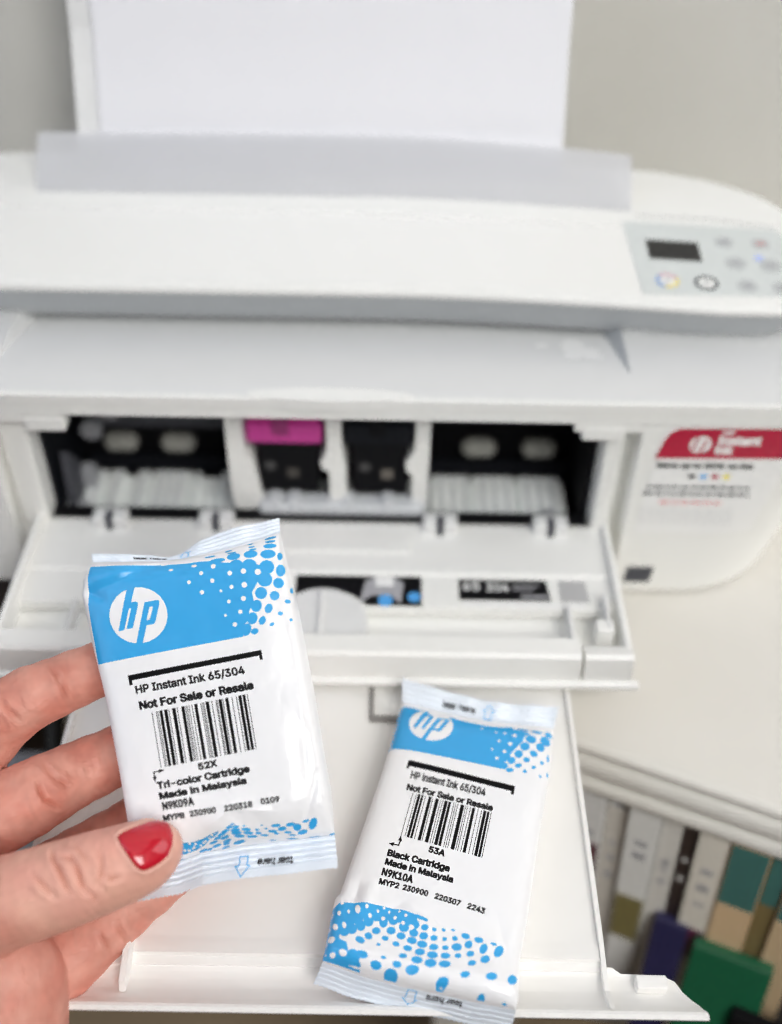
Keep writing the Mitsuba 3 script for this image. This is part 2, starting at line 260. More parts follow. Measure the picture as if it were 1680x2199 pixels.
ART2 = {"blue":[[[-29.52,42.44],[-27.34,44.52],[-22.41,43.94],[-14.83,43.71],[-6.31,43.61],[1.52,43.84],[9.02,45.3],[14.2,45.34],[16.33,45.06],[14.62,43.4],[14.4,40.88],[13.02,37.87],[11.54,34.24],[12.28,33.23],[10.16,30.36],[11.83,29.67],[10.42,28.17],[-26.14,25.65],[-27.81,25.11]]],"bdots":[[15.53,39.2,1.53,0.5,0.36,-1.66],[14.19,35.6,1.33,0.43,0.34,-1.52],[12.57,32.39,1.08,0.92,0.63,-1.08],[10.85,29.54,0.95,0.82,0.57,-0.97],[16.8,42.82,1.78,0.18,0.12,-1.67],[21.4,44.12,1.71,-0.6,-0.4,-1.8],[20.38,40.9,1.42,-0.49,-0.34,-1.54],[18.85,37.49,1.32,-0.15,-0.09,-1.21],[17.11,34.3,1.09,0.35,0.2,-0.93],[15.06,31.21,1.01,0.58,0.31,-0.81],[12.84,28.58,1.22,0.4,0.18,-0.8],[17.56,29.69,0.7,0.23,0.14,-0.63],[19.95,32.31,0.7,0.23,0.13,-0.63],[22.12,35.18,0.61,0.2,0.13,-0.64],[23.59,37.84,0.38,0.12,0.26,-1.29],[22.66,29.88,0.42,0.14,0.09,-0.46],[24.64,31.87,0.33,0.11,0.15,-0.74],[18.04,46.72,1.87,0.39,0.09,-0.62],[21.99,47.56,1.26,0.41,0.27,-1.34],[13.51,46.1,1.99,0.28,0.05,-0.5],[8.95,45.6,1.5,0.21,0.04,-0.31]],"wdots":[[0.26,41.98,0.44,0.14,0.12,-0.48],[5.18,41.69,0.39,0.13,0.12,-0.48],[8.04,42.3,0.48,0.16,0.11,-0.48],[11.35,42.33,0.72,0.23,0.16,-0.72],[6.93,38.45,0.48,0.16,0.11,-0.48],[10.72,38.53,0.67,0.22,0.16,-0.71],[5.58,34.63,0.38,0.12,0.1,-0.41],[9.59,34.99,0.62,0.2,0.15,-0.64],[7.86,31.73,0.57,0.18,0.14,-0.58]],"logo":[-16.29,38.26,7.33,1.05,1.12,-6.72],"hp":[[[-19.86,44.54],[-18.37,44.52],[-18.51,42.45],[-17.05,42.25],[-16.47,41.85],[-16.46,41.11],[-17.92,35.76],[-19.14,35.64],[-17.76,40.98],[-17.95,41.42],[-18.8,41.35],[-20.63,35.53],[-21.86,35.41]],[[-14.87,42.09],[-11.62,42.38],[-10.88,42.09],[-10.95,41.37],[-12.39,36.53],[-12.92,36.08],[-15.28,36.01],[-16.57,30.45],[-18.21,30.24]]],"hole":[[[-13.45,41.76],[-12.53,41.8],[-12.29,41.43],[-13.61,37.11],[-14.06,36.85],[-14.96,36.97]]],"black":[[[-19.3,22.34],[15.83,23.09],[16.08,19.79],[15.11,19.71],[15.09,20.89],[-18.38,20.16],[-18.38,19.12],[-19.19,19.1]],[[-13.2,-6.88],[-12.96,-6.86],[-13.1,-8.76],[-14.84,-8.78],[-14.86,-8.57],[-13.38,-8.47]],[[-13.46,-5.38],[-13.79,-7.02],[-12.72,-7.0]],[[-16.14,-8.82],[-14.8,-8.11],[-14.77,-9.3]]],"text":[["HP instant Ink 65/304",-16.94,15.88,7.61,16.57,-0.22,2.58,0.5],["Not For Sale or Resale",-16.83,11.3,11.15,11.92,-0.17,2.08,1],["53A",-4.09,-8.01,1.01,-7.97,-0.07,1.95,1],["Black Cartridge",-15.64,-12.81,3.8,-12.45,-0.14,2.03,1],["Made in Malaysia",-15.4,-15.82,5.68,-15.62,-0.11,1.9,1],["N9K10A",-15.26,-19.54,-5.66,-19.29,-0.16,2.22,1],["MYP2",-15.11,-22.49,-8.98,-22.25,-0.13,1.65,1],["230900",-7.96,-22.22,-0.18,-22.09,-0.07,1.65,1],["220307",1.75,-22.02,9.58,-22.09,-0.0,1.64,1],["2243",11.53,-22.06,16.91,-22.3,0.08,1.62,1]],"bars":[[[-14.52,10.71],[-14.3,10.71],[-13.35,-5.18],[-13.56,-5.18]],[[-13.32,10.73],[-13.11,10.74],[-12.15,-5.16],[-12.37,-5.16]],[[-12.71,10.75],[-11.85,10.77],[-10.9,-5.14],[-11.76,-5.16]],[[-11.61,10.77],[-10.9,10.79],[-9.94,-5.13],[-10.66,-5.14]],[[-10.36,10.8],[-10.15,10.8],[-9.19,-5.12],[-9.41,-5.13]],[[-9.23,10.83],[-8.27,10.85],[-7.31,-5.1],[-8.27,-5.11]],[[-7.98,10.85],[-7.76,10.86],[-6.8,-5.09],[-7.02,-5.1]],[[-6.99,10.88],[-5.89,10.9],[-4.93,-5.07],[-6.02,-5.08]],[[-5.45,10.91],[-5.23,10.92],[-4.27,-5.06],[-4.48,-5.06]],[[-4.73,10.93],[-4.51,10.93],[-3.55,-5.05],[-3.77,-5.06]],[[-4.07,10.94],[-3.02,10.97],[-2.06,-5.03],[-3.11,-5.05]],[[-2.79,10.97],[-1.93,10.99],[-0.96,-5.02],[-1.82,-5.03]],[[-1.15,11.01],[-0.93,11.01],[0.03,-5.01],[-0.18,-5.01]],[[-0.53,11.02],[-0.31,11.03],[0.65,-5.0],[0.44,-5.0]],[[0.11,11.04],[0.33,11.04],[1.3,-4.99],[1.08,-5.0]],[[1.13,11.06],[2.27,11.09],[3.25,-4.97],[2.1,-4.98]],[[2.62,11.1],[2.84,11.1],[3.81,-4.96],[3.59,-4.96]],[[3.22,11.11],[3.43,11.11],[4.4,-4.95],[4.19,-4.96]],[[4.17,11.13],[4.39,11.14],[5.36,-4.94],[5.14,-4.94]],[[4.85,11.15],[5.81,11.17],[6.78,-4.92],[5.83,-4.94]],[[6.63,11.19],[6.84,11.19],[7.82,-4.91],[7.6,-4.91]],[[7.77,11.21],[7.99,11.22],[8.97,-4.9],[8.75,-4.9]],[[8.43,11.23],[9.39,11.25],[10.36,-4.88],[9.41,-4.89]],[[9.62,11.26],[10.39,11.27],[11.37,-4.87],[10.6,-4.88]],[[10.78,11.28],[11.0,11.29],[11.98,-4.86],[11.76,-4.86]]],"blue2":[[[-26.93,-33.15],[-25.27,-32.52],[-24.19,-30.92],[-13.32,-29.16],[-5.71,-28.29],[-1.39,-28.87],[-0.48,-31.97],[-2.55,-32.64],[-4.9,-32.43],[-9.76,-33.02],[-12.19,-34.05],[-15.53,-34.4],[-17.11,-35.88],[-18.74,-37.85],[-20.15,-39.75],[-20.81,-41.15],[-20.43,-42.22],[-17.93,-42.83],[-16.65,-45.22],[-13.64,-46.1],[-12.33,-47.06],[-12.34,-48.34],[-10.17,-49.77],[-16.47,-50.89],[-21.98,-49.93],[-24.18,-49.49]]],"wdots2":[[-23.42,-31.12,0.51,0.16,0.16,-0.45],[-23.24,-34.29,0.46,0.25,0.41,-0.74],[-20.71,-33.23,0.39,0.21,0.31,-0.58],[-18.33,-32.01,0.7,0.38,0.66,-1.24],[-16.0,-30.62,0.46,0.15,0.22,-0.67],[-12.57,-30.9,0.31,0.25,0.34,-0.45],[-11.2,-29.37,0.38,0.12,0.13,-0.4],[-9.4,-30.07,0.34,0.11,0.17,-0.54],[-6.62,-29.08,0.34,0.11,0.11,-0.36],[-14.32,-32.89,0.41,0.33,0.48,-0.63],[-10.46,-32.57,0.58,0.19,0.21,-0.66],[-7.24,-31.39,0.48,-0.03,-0.02,-0.65],[-4.49,-29.72,0.42,0.13,0.16,-0.53],[-4.59,-32.23,0.54,0.17,0.19,-0.62],[-1.92,-32.77,0.75,0.24,0.24,-0.79],[-22.81,-38.78,0.57,0.47,0.74,-0.94],[-20.5,-37.7,0.54,0.29,0.53,-0.97],[-22.49,-42.88,0.64,0.75,0.81,-0.72],[-20.81,-46.65,0.86,0.04,0.05,-0.57],[-18.07,-45.68,1.21,-0.16,-0.07,-0.78],[-20.7,-49.75,1.5,-0.06,0.0,-0.86],[-15.42,-49.42,0.77,0.25,0.26,-0.73]],"bdots2":[[-19.74,-39.62,1.32,0.43,0.54,-1.54],[-18.02,-38.34,1.12,0.9,1.07,-1.36],[-16.07,-36.51,1.09,0.88,1.17,-1.52],[-14.19,-34.7,1.37,0.44,0.52,-1.57],[-9.96,-33.82,1.17,0.38,0.48,-1.49],[-7.4,-32.51,1.25,0.4,0.36,-1.14],[-3.94,-33.33,1.41,0.45,0.45,-1.48],[-1.52,-31.82,1.58,0.51,0.42,-1.41],[-0.8,-34.23,1.3,-0.07,-0.05,-1.18],[0.12,-29.35,1.22,0.04,0.02,-0.56],[-1.29,-29.22,1.05,0.04,0.02,-0.56],[1.15,-29.41,0.83,-0.05,-0.03,-0.56],[-14.87,-45.8,1.81,-0.75,-0.53,-1.41],[-11.18,-36.86,1.16,0.37,0.34,-1.04],[-7.13,-35.55,1.24,0.4,0.35,-1.13],[-3.97,-36.21,1.29,0.17,0.14,-1.07],[1.73,-31.74,1.0,0.32,0.25,-0.88],[2.14,-34.24,1.2,0.39,0.3,-1.04],[-0.69,-36.57,1.41,0.18,0.13,-1.03],[-12.73,-39.08,1.15,-0.27,-0.19,-1.01],[-14.61,-40.96,1.41,-0.32,-0.19,-1.0],[-8.02,-38.32,0.99,0.13,0.11,-0.76],[-4.59,-39.01,1.03,0.04,0.04,-0.76],[-9.18,-40.76,0.57,0.18,0.14,-0.42],[-1.12,-39.2,1.27,0.17,0.11,-0.88],[2.42,-36.75,1.45,0.19,0.13,-1.07],[4.45,-31.44,0.62,0.2,0.16,-0.57],[7.0,-30.52,0.54,0.17,0.13,-0.48],[9.56,-29.65,0.65,0.02,0.0,-0.28],[5.06,-33.92,0.99,0.32,0.23,-0.82],[8.01,-33.2,0.62,0.2,0.17,-0.61],[10.72,-31.95,0.74,0.24,0.21,-0.78],[13.44,-30.36,1.24,-0.07,-0.06,-0.82],[17.3,-30.45,1.28,0.04,-0.0,-0.87],[21.59,-30.2,0.93,0.12,0.03,-0.45],[23.42,-31.77,1.13,-0.29,-0.51,-1.93],[19.19,-32.52,1.04,-0.16,-0.26,-1.52],[14.85,-32.56,1.0,-0.35,-0.4,-1.21],[11.88,-34.45,1.39,0.45,0.31,-1.16],[8.92,-35.69,0.9,0.29,0.19,-0.69],[5.73,-36.57,1.23,0.4,0.25,-0.9],[2.47,-39.21,1.39,0.45,0.3,-1.02],[6.05,-38.98,1.5,0.34,0.21,-1.08],[9.56,-38.04,1.3,0.42,0.24,-0.89],[12.9,-36.96,0.9,0.29,0.19,-0.72],[16.04,-35.26,1.0,0.53,0.36,-0.8],[20.35,-35.44,1.02,1.11,0.76,-0.79],[17.14,-37.85,1.02,0.66,0.4,-0.71],[-12.7,-44.88,1.72,-0.08,-0.02,-0.96],[-6.69,-44.05,0.76,0.1,0.06,-0.43],[-1.67,-41.93,1.1,0.35,0.22,-0.71],[-8.16,-46.26,1.61,0.07,0.05,-0.91],[-2.57,-44.65,1.26,0.17,0.11,-0.82],[2.35,-41.83,1.58,0.35,0.22,-1.07],[6.21,-41.55,1.62,0.52,0.35,-1.21],[10.05,-40.59,1.62,0.52,0.28,-1.0],[1.87,-44.68,1.81,0.58,0.33,-1.11],[-3.51,-47.18,1.93,0.19,0.12,-1.24],[16.18,-41.75,1.25,0.53,0.29,-0.8],[10.67,-45.22,1.58,0.91,0.54,-1.04],[23.24,-39.93,1.49,0.63,0.35,-1.05],[28.82,-38.49,1.11,-0.39,-0.58,-1.58],[21.74,-45.6,0.98,0.89,0.62,-0.75],[28.25,-45.13,1.07,0.34,0.2,-0.85]],"arrow":[[1.25,-45.93],[1.68,-45.24],[3.99,-45.0],[3.87,-45.81],[4.89,-45.76],[3.82,-47.01],[1.26,-46.7]],"tear":[["tear here",16.95,-44.59,6.63,-45.11,0.0,-1.3,0.5]]}
EDGE1 = {"L":[[-29.73,45.74],[-32.02,41.12],[-33.05,36.29],[-32.55,31.2],[-32.03,24.02],[-29.9,5.52],[-28.6,-16.44],[-28.13,-28.48],[-27.27,-42.35]],"R":[[27.73,45.0],[28.0,36.97],[28.98,28.18],[29.3,18.19],[29.49,8.35],[29.82,-5.5],[29.74,-19.04],[29.92,-32.39],[29.08,-44.42]],"top":[[-28.88,46.54],[-18.68,44.76],[-9.0,43.02],[-2.12,42.62],[9.81,42.87],[22.39,44.1],[27.76,45.1]],"bot":[[-22.9,-43.59],[-15.87,-43.64],[-8.67,-42.46],[2.55,-42.67],[16.47,-43.6],[28.76,-44.32]]}
EDGE2 = {"L":[[-29.81,51.04],[-27.57,31.42],[-26.86,15.83],[-26.29,-4.59],[-25.71,-27.01],[-26.57,-29.33],[-23.55,-46.21]],"R":[[22.82,55.78],[23.2,49.9],[25.12,37.67],[25.78,25.64],[26.83,8.67],[29.0,-16.96],[29.61,-30.05],[31.56,-41.74]],"top":[[-29.39,49.52],[-23.69,48.94],[-15.96,48.7],[-7.39,49.09],[0.51,49.77],[8.21,51.12],[13.3,52.11],[22.84,54.54]],"bot":[[-22.9,-47.75],[-10.7,-48.2],[0.29,-47.61],[10.96,-46.42],[21.59,-45.44],[31.82,-44.13]],"tope":[[-31.5,56.55],[-20.82,56.46],[-9.51,57.66],[6.27,60.35],[22.18,64.49]],"bote":[[-27.2,-46.97],[-13.86,-45.74],[-0.36,-44.88],[13.18,-44.86],[32.11,-43.7]]}
FR1 = [[-51.6851,-128.2208,75.4931],[0.9796,0.1345,0.1494],[-0.1967,0.7956,0.5729],[-0.0418,-0.5906,0.8059]]
FR2 = [[19.2101,-146.2773,26.6],[0.9573,-0.2891,0.0],[0.2891,0.9573,0.0],[-0.0,0.0,1.0]]
HAND = {"thumb":[[-62.4,-170.7,64.1,7.3],[-67.2,-173.3,62.8,9.3],[-74.1,-176.2,62.6,10.1],[-82.3,-179.4,62.0,10.8],[-92.5,-182.3,60.3,11.3],[-102.4,-184.5,57.8,12.0],[-113.8,-184.4,51.9,14],[-130.1,-184.1,38.9,18]],"index":[[-74.4,-102.4,66.8,7.2],[-89.4,-111.2,67.5,8.2],[-102.6,-119.4,67.4,8.9],[-113.8,-126.5,65.4,9.8],[-130.1,-137.4,48.9,10.5],[-146.9,-153.4,25.1,13]],"middle":[[-68.4,-118.6,45.9,7.6],[-83.9,-127.9,46.0,9.0],[-96.7,-136.7,46.7,9.7],[-106.8,-146.0,48.3,11.0],[-119.4,-153.1,44.9,11.5],[-140.4,-159.8,25.5,13.5]],"ring":[[-64.0,-130.1,30.1,7.5],[-79.1,-140.2,26.4,8.6],[-94.8,-150.5,23.8,9.3],[-106.4,-158.2,21.2,10.2],[-119.5,-166.1,17.0,11],[-138.5,-173.4,5.9,13]],"little":[[-53.4,-149.2,35.7,7],[-63.5,-158.0,32.0,7.8],[-77.7,-168.8,25.9,8.6],[-88.3,-179.3,23.2,9.5],[-98.0,-187.3,20.3,11],[-115.9,-194.3,9.6,15]],"thenar":[[-130.9,-183.1,37.0,19],[-114.0,-191.3,32.4,18],[-103.2,-194.2,30.6,14.2],[-105.6,-203.7,20.1,17],[-111.2,-211.6,8.3,24]],"palm":[[-147.8,-152.4,23.3,14],[-142.4,-162.9,14.5,15],[-133.9,-178.1,6.7,17],[-120.1,-193.5,4.5,19],[-116.0,-209.3,1.9,26],[-123.8,-233.6,-7.2,28],[-128.9,-266.1,-20.8,32]]}
CREASE = [[[-86.6,-179.9,77.8],[-85.8,-181.4,76.2],[-84.0,-183.2,74.3],[-82.5,-185.3,71.9],[-81.0,-187.3,69.7]],[[-81.4,-181.0,76.7],[-79.6,-182.5,75.0],[-78.7,-184.1,73.2],[-77.9,-185.8,71.3],[-76.6,-187.0,70.0]],[[-80.3,-178.9,79.0],[-78.8,-180.1,77.6],[-76.7,-181.9,75.7]],[[-73.8,-179.9,77.9],[-73.0,-182.0,75.5],[-73.1,-184.0,73.3],[-73.4,-186.2,70.9]],[[-76.6,-186.7,68.8],[-74.8,-187.5,68.0],[-75.2,-188.3,67.1]],[[-85.3,-180.6,77.1],[-82.6,-181.2,76.5],[-80.3,-181.3,76.3]],[[-90.8,-184.0,73.3],[-87.8,-186.0,71.2],[-84.8,-188.1,68.8]],[[-72.8,-183.5,72.4],[-71.0,-184.3,71.5],[-68.9,-184.0,71.8]],[[-98.8,-138.1,48.1],[-97.4,-139.2,46.8],[-95.4,-140.3,45.6]],[[-103.8,-141.4,50.4],[-102.9,-143.3,48.2],[-101.4,-145.1,46.3],[-97.5,-146.5,44.8]],[[-103.6,-136.2,53.1],[-101.2,-138.4,50.7],[-98.2,-140.6,48.3],[-95.5,-142.5,46.1]],[[-115.0,-125.1,67.0],[-113.0,-127.1,64.8],[-109.4,-128.9,62.8]],[[-102.7,-115.8,72.9],[-100.0,-117.7,70.7],[-99.3,-119.3,69.0]],[[-98.6,-119.3,69.0],[-96.6,-122.3,65.6]],[[-92.1,-147.1,35.1],[-89.4,-148.4,33.6]],[[-77.3,-175.3,30.7],[-76.0,-177.1,28.7],[-74.1,-179.1,26.4]],[[-81.8,-178.1,30.6],[-79.9,-179.8,28.6],[-78.8,-181.6,26.7]]]
NAIL = [[-70.3,-174.6,76.2],[-68.9,-173.8,77.1],[-66.0,-172.9,78.2],[-61.8,-171.7,79.5],[-58.9,-171.3,79.9],[-57.4,-171.7,79.6],[-56.3,-172.3,78.8],[-55.4,-174.2,76.8],[-55.6,-176.0,74.7],[-56.7,-177.9,72.6],[-58.3,-178.9,71.5],[-59.5,-179.5,70.8],[-61.0,-180.1,70.2],[-62.5,-180.5,69.7],[-63.5,-180.6,69.7],[-64.5,-180.3,70.0],[-65.4,-179.7,70.6],[-67.6,-177.7,72.8],[-69.4,-176.0,74.7]]

# ------------------------------------------------------------------ setting: wall, floor, desk with its shelf
add('wall', rbox(-900, 900, 176, 196, -760, 900, 1), 'mat_wall', False, kind='structure')
add('floor', prism([(-900, -1200), (900, -1200), (900, 196), (-900, 196)], -780, -760, 'z'), 'mat_floor', False, kind='structure')

DK0 = np.array([70.0, -85.2])
DKD = np.array([0.9246, -0.3809])
DKB = np.array([0.3809, 0.9246])


def desk_pt(a, b):
    return DK0 + a * DKD + b * DKB


def desk_frame(m):
    """From (along the front edge, back from it, z) to the world."""
    m = tri(m).copy()
    v = np.array(m.vertices)
    m.vertices = np.column_stack([DK0 + v[:, :1] * DKD + v[:, 1:2] * DKB, v[:, 2]])
    return m


desk = 'desk'
prof = [(330, 0), (3, 0), (0.5, -0.8), (-0.8, -2.5), (-0.8, -4.2), (0.6, -5.2), (2.4, -6.0), (2.6, -7.2), (0.4, -8.3), (-1.4, -10), (-2, -13), (-1.6, -15.4), (0.5, -16.8), (2.6, -17.4), (2.8, -18.8), (0.6, -19.8), (-1.4, -21.5), (-2, -24), (-1.2, -26.5), (1, -28), (5, -28.5), (330, -28.5)]
add('top', desk_frame(prism(prof, -255, 700, 'x')), 'mat_desk', 40, desk, label='off-white desk top with a moulded front edge')
labels[desk] = dict(label='off-white wooden desk with moulded front edge under the printer', category='desk')
add('shelf', desk_frame(rbox(-30, 420, 4, 200, -215, -200, 1)), 'mat_desk', 40, desk)
add('back_panel', desk_frame(rbox(-30, 420, 200, 208, -200, -28.6, 0.5)), 'mat_dark', 40, desk)
add('side_panel', desk_frame(rbox(-46, -30, 2, 208, -750, -28.6, 1)), 'mat_desk', 40, desk)
add('side_panel', desk_frame(rbox(420, 436, 2, 208, -750, -28.6, 1)), 'mat_desk', 40, desk)

# books under the desk: (along, thickness, front, bottom, top, colour, label, band)
BOOKS = [
    (-15, 11.5, 4, -200, -33, (0.66, 0.66, 0.65), 'pale grey book under the desk, first from the left beside the tray', None),
    (-3, 10, 5, -200, -36, (0.74, 0.73, 0.70), 'thin cream book under the desk, second from the left', None),
    (7.5, 12, 2, -200, -31, (0.74, 0.74, 0.73), 'white book with a dark maroon block low on its spine', ((0.10, 0.02, 0.035), -93, -64)),
    (20, 8.5, 5, -200, -40, (0.60, 0.57, 0.52), 'thin taupe book between two white books under the desk', None),
    (29, 12.5, 2, -200, -31, (0.80, 0.80, 0.78), 'white book with an olive block low on its spine', ((0.2, 0.17, 0.06), -125, -92)),
    (42, 7.6, 4, -200, -33, (0.72, 0.70, 0.66), 'thin beige book just left of the dark brown book', None),
    (50, 5.5, 5, -200, -31, (0.035, 0.022, 0.02), 'narrow dark brown book between pale books under the desk', None),
    (55.9, 11.5, 2, -200, -31, (0.78, 0.74, 0.66), 'cream book with a navy and crimson block low on its spine', ((0.10, 0.010, 0.05), -121, -98)),
    (67.9, 14.5, 1, -200, -31, (0.70, 0.50, 0.30), 'tan book with a teal block on top of its spine', ((0.045, 0.165, 0.15), -70, -31)),
    (82.8, 7.2, 3, -200, -33, (0.20, 0.15, 0.06), 'dark olive book right of the tan book', ((0.045, 0.165, 0.15), -64, -33)),
    (90.4, 13.2, 1, -200, -31, (0.62, 0.46, 0.28), 'light brown book at the far right under the desk', ((0.045, 0.165, 0.15), -68, -32)),
    (104, 16, 3, -200, -31, (0.03, 0.03, 0.03), 'black book at the right end of the row under the desk', None),
]
# a navy and crimson folder and a green one that lean on the row
key = 'folder'
lean = T().rotate([1, 0, 0], -12)


def book_lean(m, k):
    m = tri(m).copy()
    v = np.array(m.vertices)
    v[:, 0] += (v[:, 2] + 110) * k
    m.vertices = v
    return desk_frame(m)


def leaning(x0, x1, z0, z1, y, th, tilt, shear):
    m = rbox(x0, x1, 0, th, 0, z1 - z0, 0.5)
    v = np.array(m.vertices)
    v[:, 0] += v[:, 2] * shear
    v[:, 1] += y + v[:, 2] * tilt
    v[:, 2] += z0
    m.vertices = v
    return desk_frame(m)


for i, (a, w, b, z0, z1, rgb, lab, band) in enumerate(BOOKS):
    key = numbered('book')
    bkf = lambda m: book_lean(m, -0.055)
    cm = mat(f'mat_book_{i}', rgb, 0.45)
    add('cover', bkf([rbox(a, a + 1, b, b + 120, z0, z1, 0.4), rbox(a + w - 1, a + w, b, b + 120, z0, z1, 0.4), rbox(a, a + w, b, b + 1.4, z0, z1, 0.6)]), cm, 40, key)
    add('pages', bkf(rbox(a + 1.05, a + w - 1.05, b + 1.45, b + 117, z0 + 2, z1 - 2, 0.2)), 'mat_paper', 40, key)
    z9 = z1 - 14
    for q in range(2 + i % 2):
        z9 -= 5 + (i * 7 + q * 11) % 9
        if band is None or z9 > band[2] + 3 or z9 < band[1] - 6:
            add('spine_line', bkf(rbox(a + w * 0.3, a + w * 0.72, b - 0.2, b + 0.4, z9 - 2 - (i + q) % 3, z9, 0.08)), 'mat_text_grey' if sum(rgb) > 0.5 else 'mat_label', 40, key)
    if band:
        add('spine_block', bkf(rbox(a + 0.4, a + w - 0.4, b - 0.25, b + 0.4, band[1], band[2], 0.1)), mat(f'mat_band_{i}', band[0], 0.4), 40, key)
    labels[key] = dict(label=lab, category='book', group='books on the shelf under the desk')
add('folder', leaning(66, 98, -215, -100, -52, 5, 0.42, -0.02), mat('mat_green', (0.010, 0.10, 0.045), 0.4), 40, label='glossy green folder leaning below the books at the lower right', cat='folder', group='folders leaning on the books')
add('folder', leaning(52, 66, -215, -97, -40, 4, 0.34, -0.05), mat('mat_navy', (0.022, 0.02, 0.07), 0.4), 40, label='dark navy folder leaning left of the green folder', cat='folder', group='folders leaning on the books')
add('folder', leaning(88, 122, -235, -118, -66, 5, 0.42, -0.02), 'mat_black', 40, label='black folder in front of the green folder at the right edge', cat='folder', group='folders leaning on the books')

# dark chair beyond the left end of the desk
ch = 'chair'
labels[ch] = dict(label='dark brown chair half hidden behind the open printer door at the left', category='chair')
add('seat', rbox(-520, -179, -4, 330, -170, -62, 14), 'mat_chair', 30, ch)
add('armrest', cyl((-148, -26, -59), (-139, -66, -62), 4.5, 3.4), 'mat_chair_black', 30, ch)
add('bracket', rbox(-300, -183, -30, -6, -90, -70, 6), 'mat_chair_black', 30, ch)
add('cushion', rbox(-300, -144, -120, -30, -150, -84, 10), 'mat_chair_grey', 30, ch)

# ------------------------------------------------------------------ the printer
pr = 'printer'
labels[pr] = dict(label='white compact inkjet printer with its ink door open and paper loaded', category='printer')


def arc(cx, cy, rx, ry, a0, a1, n=14):
    a = np.radians(np.linspace(a0, a1, n))
    return np.stack([cx + rx * np.cos(a), cy + ry * np.sin(a)], 1)


XC = -29.0
right_half = np.vstack([[(XC, -9.5)], [(60, -9.5)], arc(148, 48, 24, 57.5, -90, 0), arc(104, 52, 68, 78, 8, 90), [(XC, 130)]])
left_half = right_half.copy()
left_half[:, 0] = 2 * XC - left_half[:, 0]



def swell(z):
    """How far the flat of the front reaches at a height: the ends tuck in towards the bottom."""
    t = np.clip((np.asarray(z, float) - 2) / 80, 0, 1) ** 1.15
    return 118 + 32 * t, 54 - 10 * t


def front_y(x, z=60.0):
    cx, rx = swell(z)
    t = np.clip((np.abs(np.asarray(x, float) - XC) - (cx - XC)) / rx, 0, 1)
    return 48 - 57.5 * np.sqrt(1 - t * t)


def body_ring(z):
    cx, rx = swell(z)
    h = np.vstack([[(XC, -9.5)], [(60, -9.5)], arc(float(cx), 48, float(rx), 57.5, -90, 0), arc(float(cx + rx) - 68, 52, 68, 78, 8, 90), [(XC, 130)]])
    g = h.copy()
    g[:, 0] = 2 * XC - g[:, 0]
    return np.vstack([h, g[::-1][1:-1]])


plan = Polygon(body_ring(90))
body = man(loft([np.column_stack([body_ring(z), np.full(len(body_ring(z)), z)]) for z in (2, 3, 5, 8, 12, 18, 26, 36, 50, 65, 80, 88.4)]))
for c in (rbox(-139, 81, -30, 6.5, 30, 91, 0.1), rbox(-139, 81, 6, 78, 3.5, 91, 0.1), rbox(80, 92.5, -30, 1.5, 2.8, 91, 0.1), rbox(-151, -138, -30, 1.5, 2.8, 91, 0.1)):
    body -= man(c)
add('body', body, 'mat_white', 30, pr)
# inside of the opening
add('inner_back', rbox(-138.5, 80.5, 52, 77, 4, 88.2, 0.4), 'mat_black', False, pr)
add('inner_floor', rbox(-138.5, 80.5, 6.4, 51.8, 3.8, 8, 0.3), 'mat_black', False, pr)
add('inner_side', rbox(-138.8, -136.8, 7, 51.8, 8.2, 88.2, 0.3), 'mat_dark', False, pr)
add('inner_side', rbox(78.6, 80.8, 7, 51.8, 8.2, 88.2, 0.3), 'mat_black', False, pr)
add('post', rbox(80.5, 87.5, -4.5, 8, 30, 88.3, 1.6), 'mat_white', 35, pr)
add('post', rbox(-149, -138, -4.5, 8, 30, 88.3, 1.6), 'mat_white', 35, pr)
for x in (-119, -94, 38, 64.5):
    add('pinch_roller', hullpts(np.vstack([_sph * 4.4 + [x - 3.4, 48, 31], _sph * 4.4 + [x + 3.4, 48, 31]])), 'mat_roller', 35, pr)
add('roller_bar', rbox(-134, 79, 44, 50, 17, 24, 1), 'mat_dark', 35, pr)
pl = add('platen', rbox(-137, 75, 12, 37, 18, 20.5, 0.5), 'mat_platen', 35, pr)
for k, (a, b) in enumerate(((-137, -124), (-122.5, -116), (-110.5, -105), (-103.5, -87), (-85.5, -83), (-74, -66), (17, 33.5), (35, 53), (54.5, 73))):
    rb = add('block', [rbox(a, b, 11, 37.5, 20, 23.4, 0.6)], 'mat_platen', 35, pl)
for x in (-134, -130.4, -127, -119, -108, -100, -96, -92, -71, 21, 26, 31, 39, 44, 49, 58, 63, 68):
    add('rib', rbox(x, x + 1.1, 11.5, 37, 23.2, 24.6, 0.4), 'mat_greybar', 35, pl)
add('front_bar', rbox(-138, 76, 7.5, 10.8, 18, 22.6, 0.7), 'mat_platen', 35, pl)
for x in (-112, -80, 24, 46, 70):
    add('notch', rbox(x, x + 5, 7.2, 9, 20.6, 23.1, 0.4), 'mat_black', 35, pl)
add('gap_strip', rbox(-138, 80, -1.2, 5.8, 26, 30.6, 0.5), 'mat_black', 35, pr)  # black strip paints the dark gap between platen and door
for x, r in ((-127, 4.5), (-118, 5)):
    add('gear', cyl((x, 38, 58 if r > 4.6 else 47), (x, 34, 58 if r > 4.6 else 47), r), 'mat_gear', 35, pr)
add('flat_cable', [rbox(-132, -66, 49.5, 50.6, 38, 47, 0.3)], 'mat_darkgrey', 35, pr)
add('encoder_strip', rbox(-136, 79, 46, 46.6, 64, 68, 0.2), 'mat_gear', 35, pr)
add('bracket', [rbox(20, 32, 40, 47, 52, 60, 0.8)], 'mat_gear', 35, pr)
add('spring_clip', rbox(-132, -126, 24, 30, 24, 34, 0.8), 'mat_gear', 35, pr)
for x in (-128, 66):
    add('screw', cyl((x, 9, 27.4), (x, 9, 29), 2.2), 'mat_gear', 35, pr)
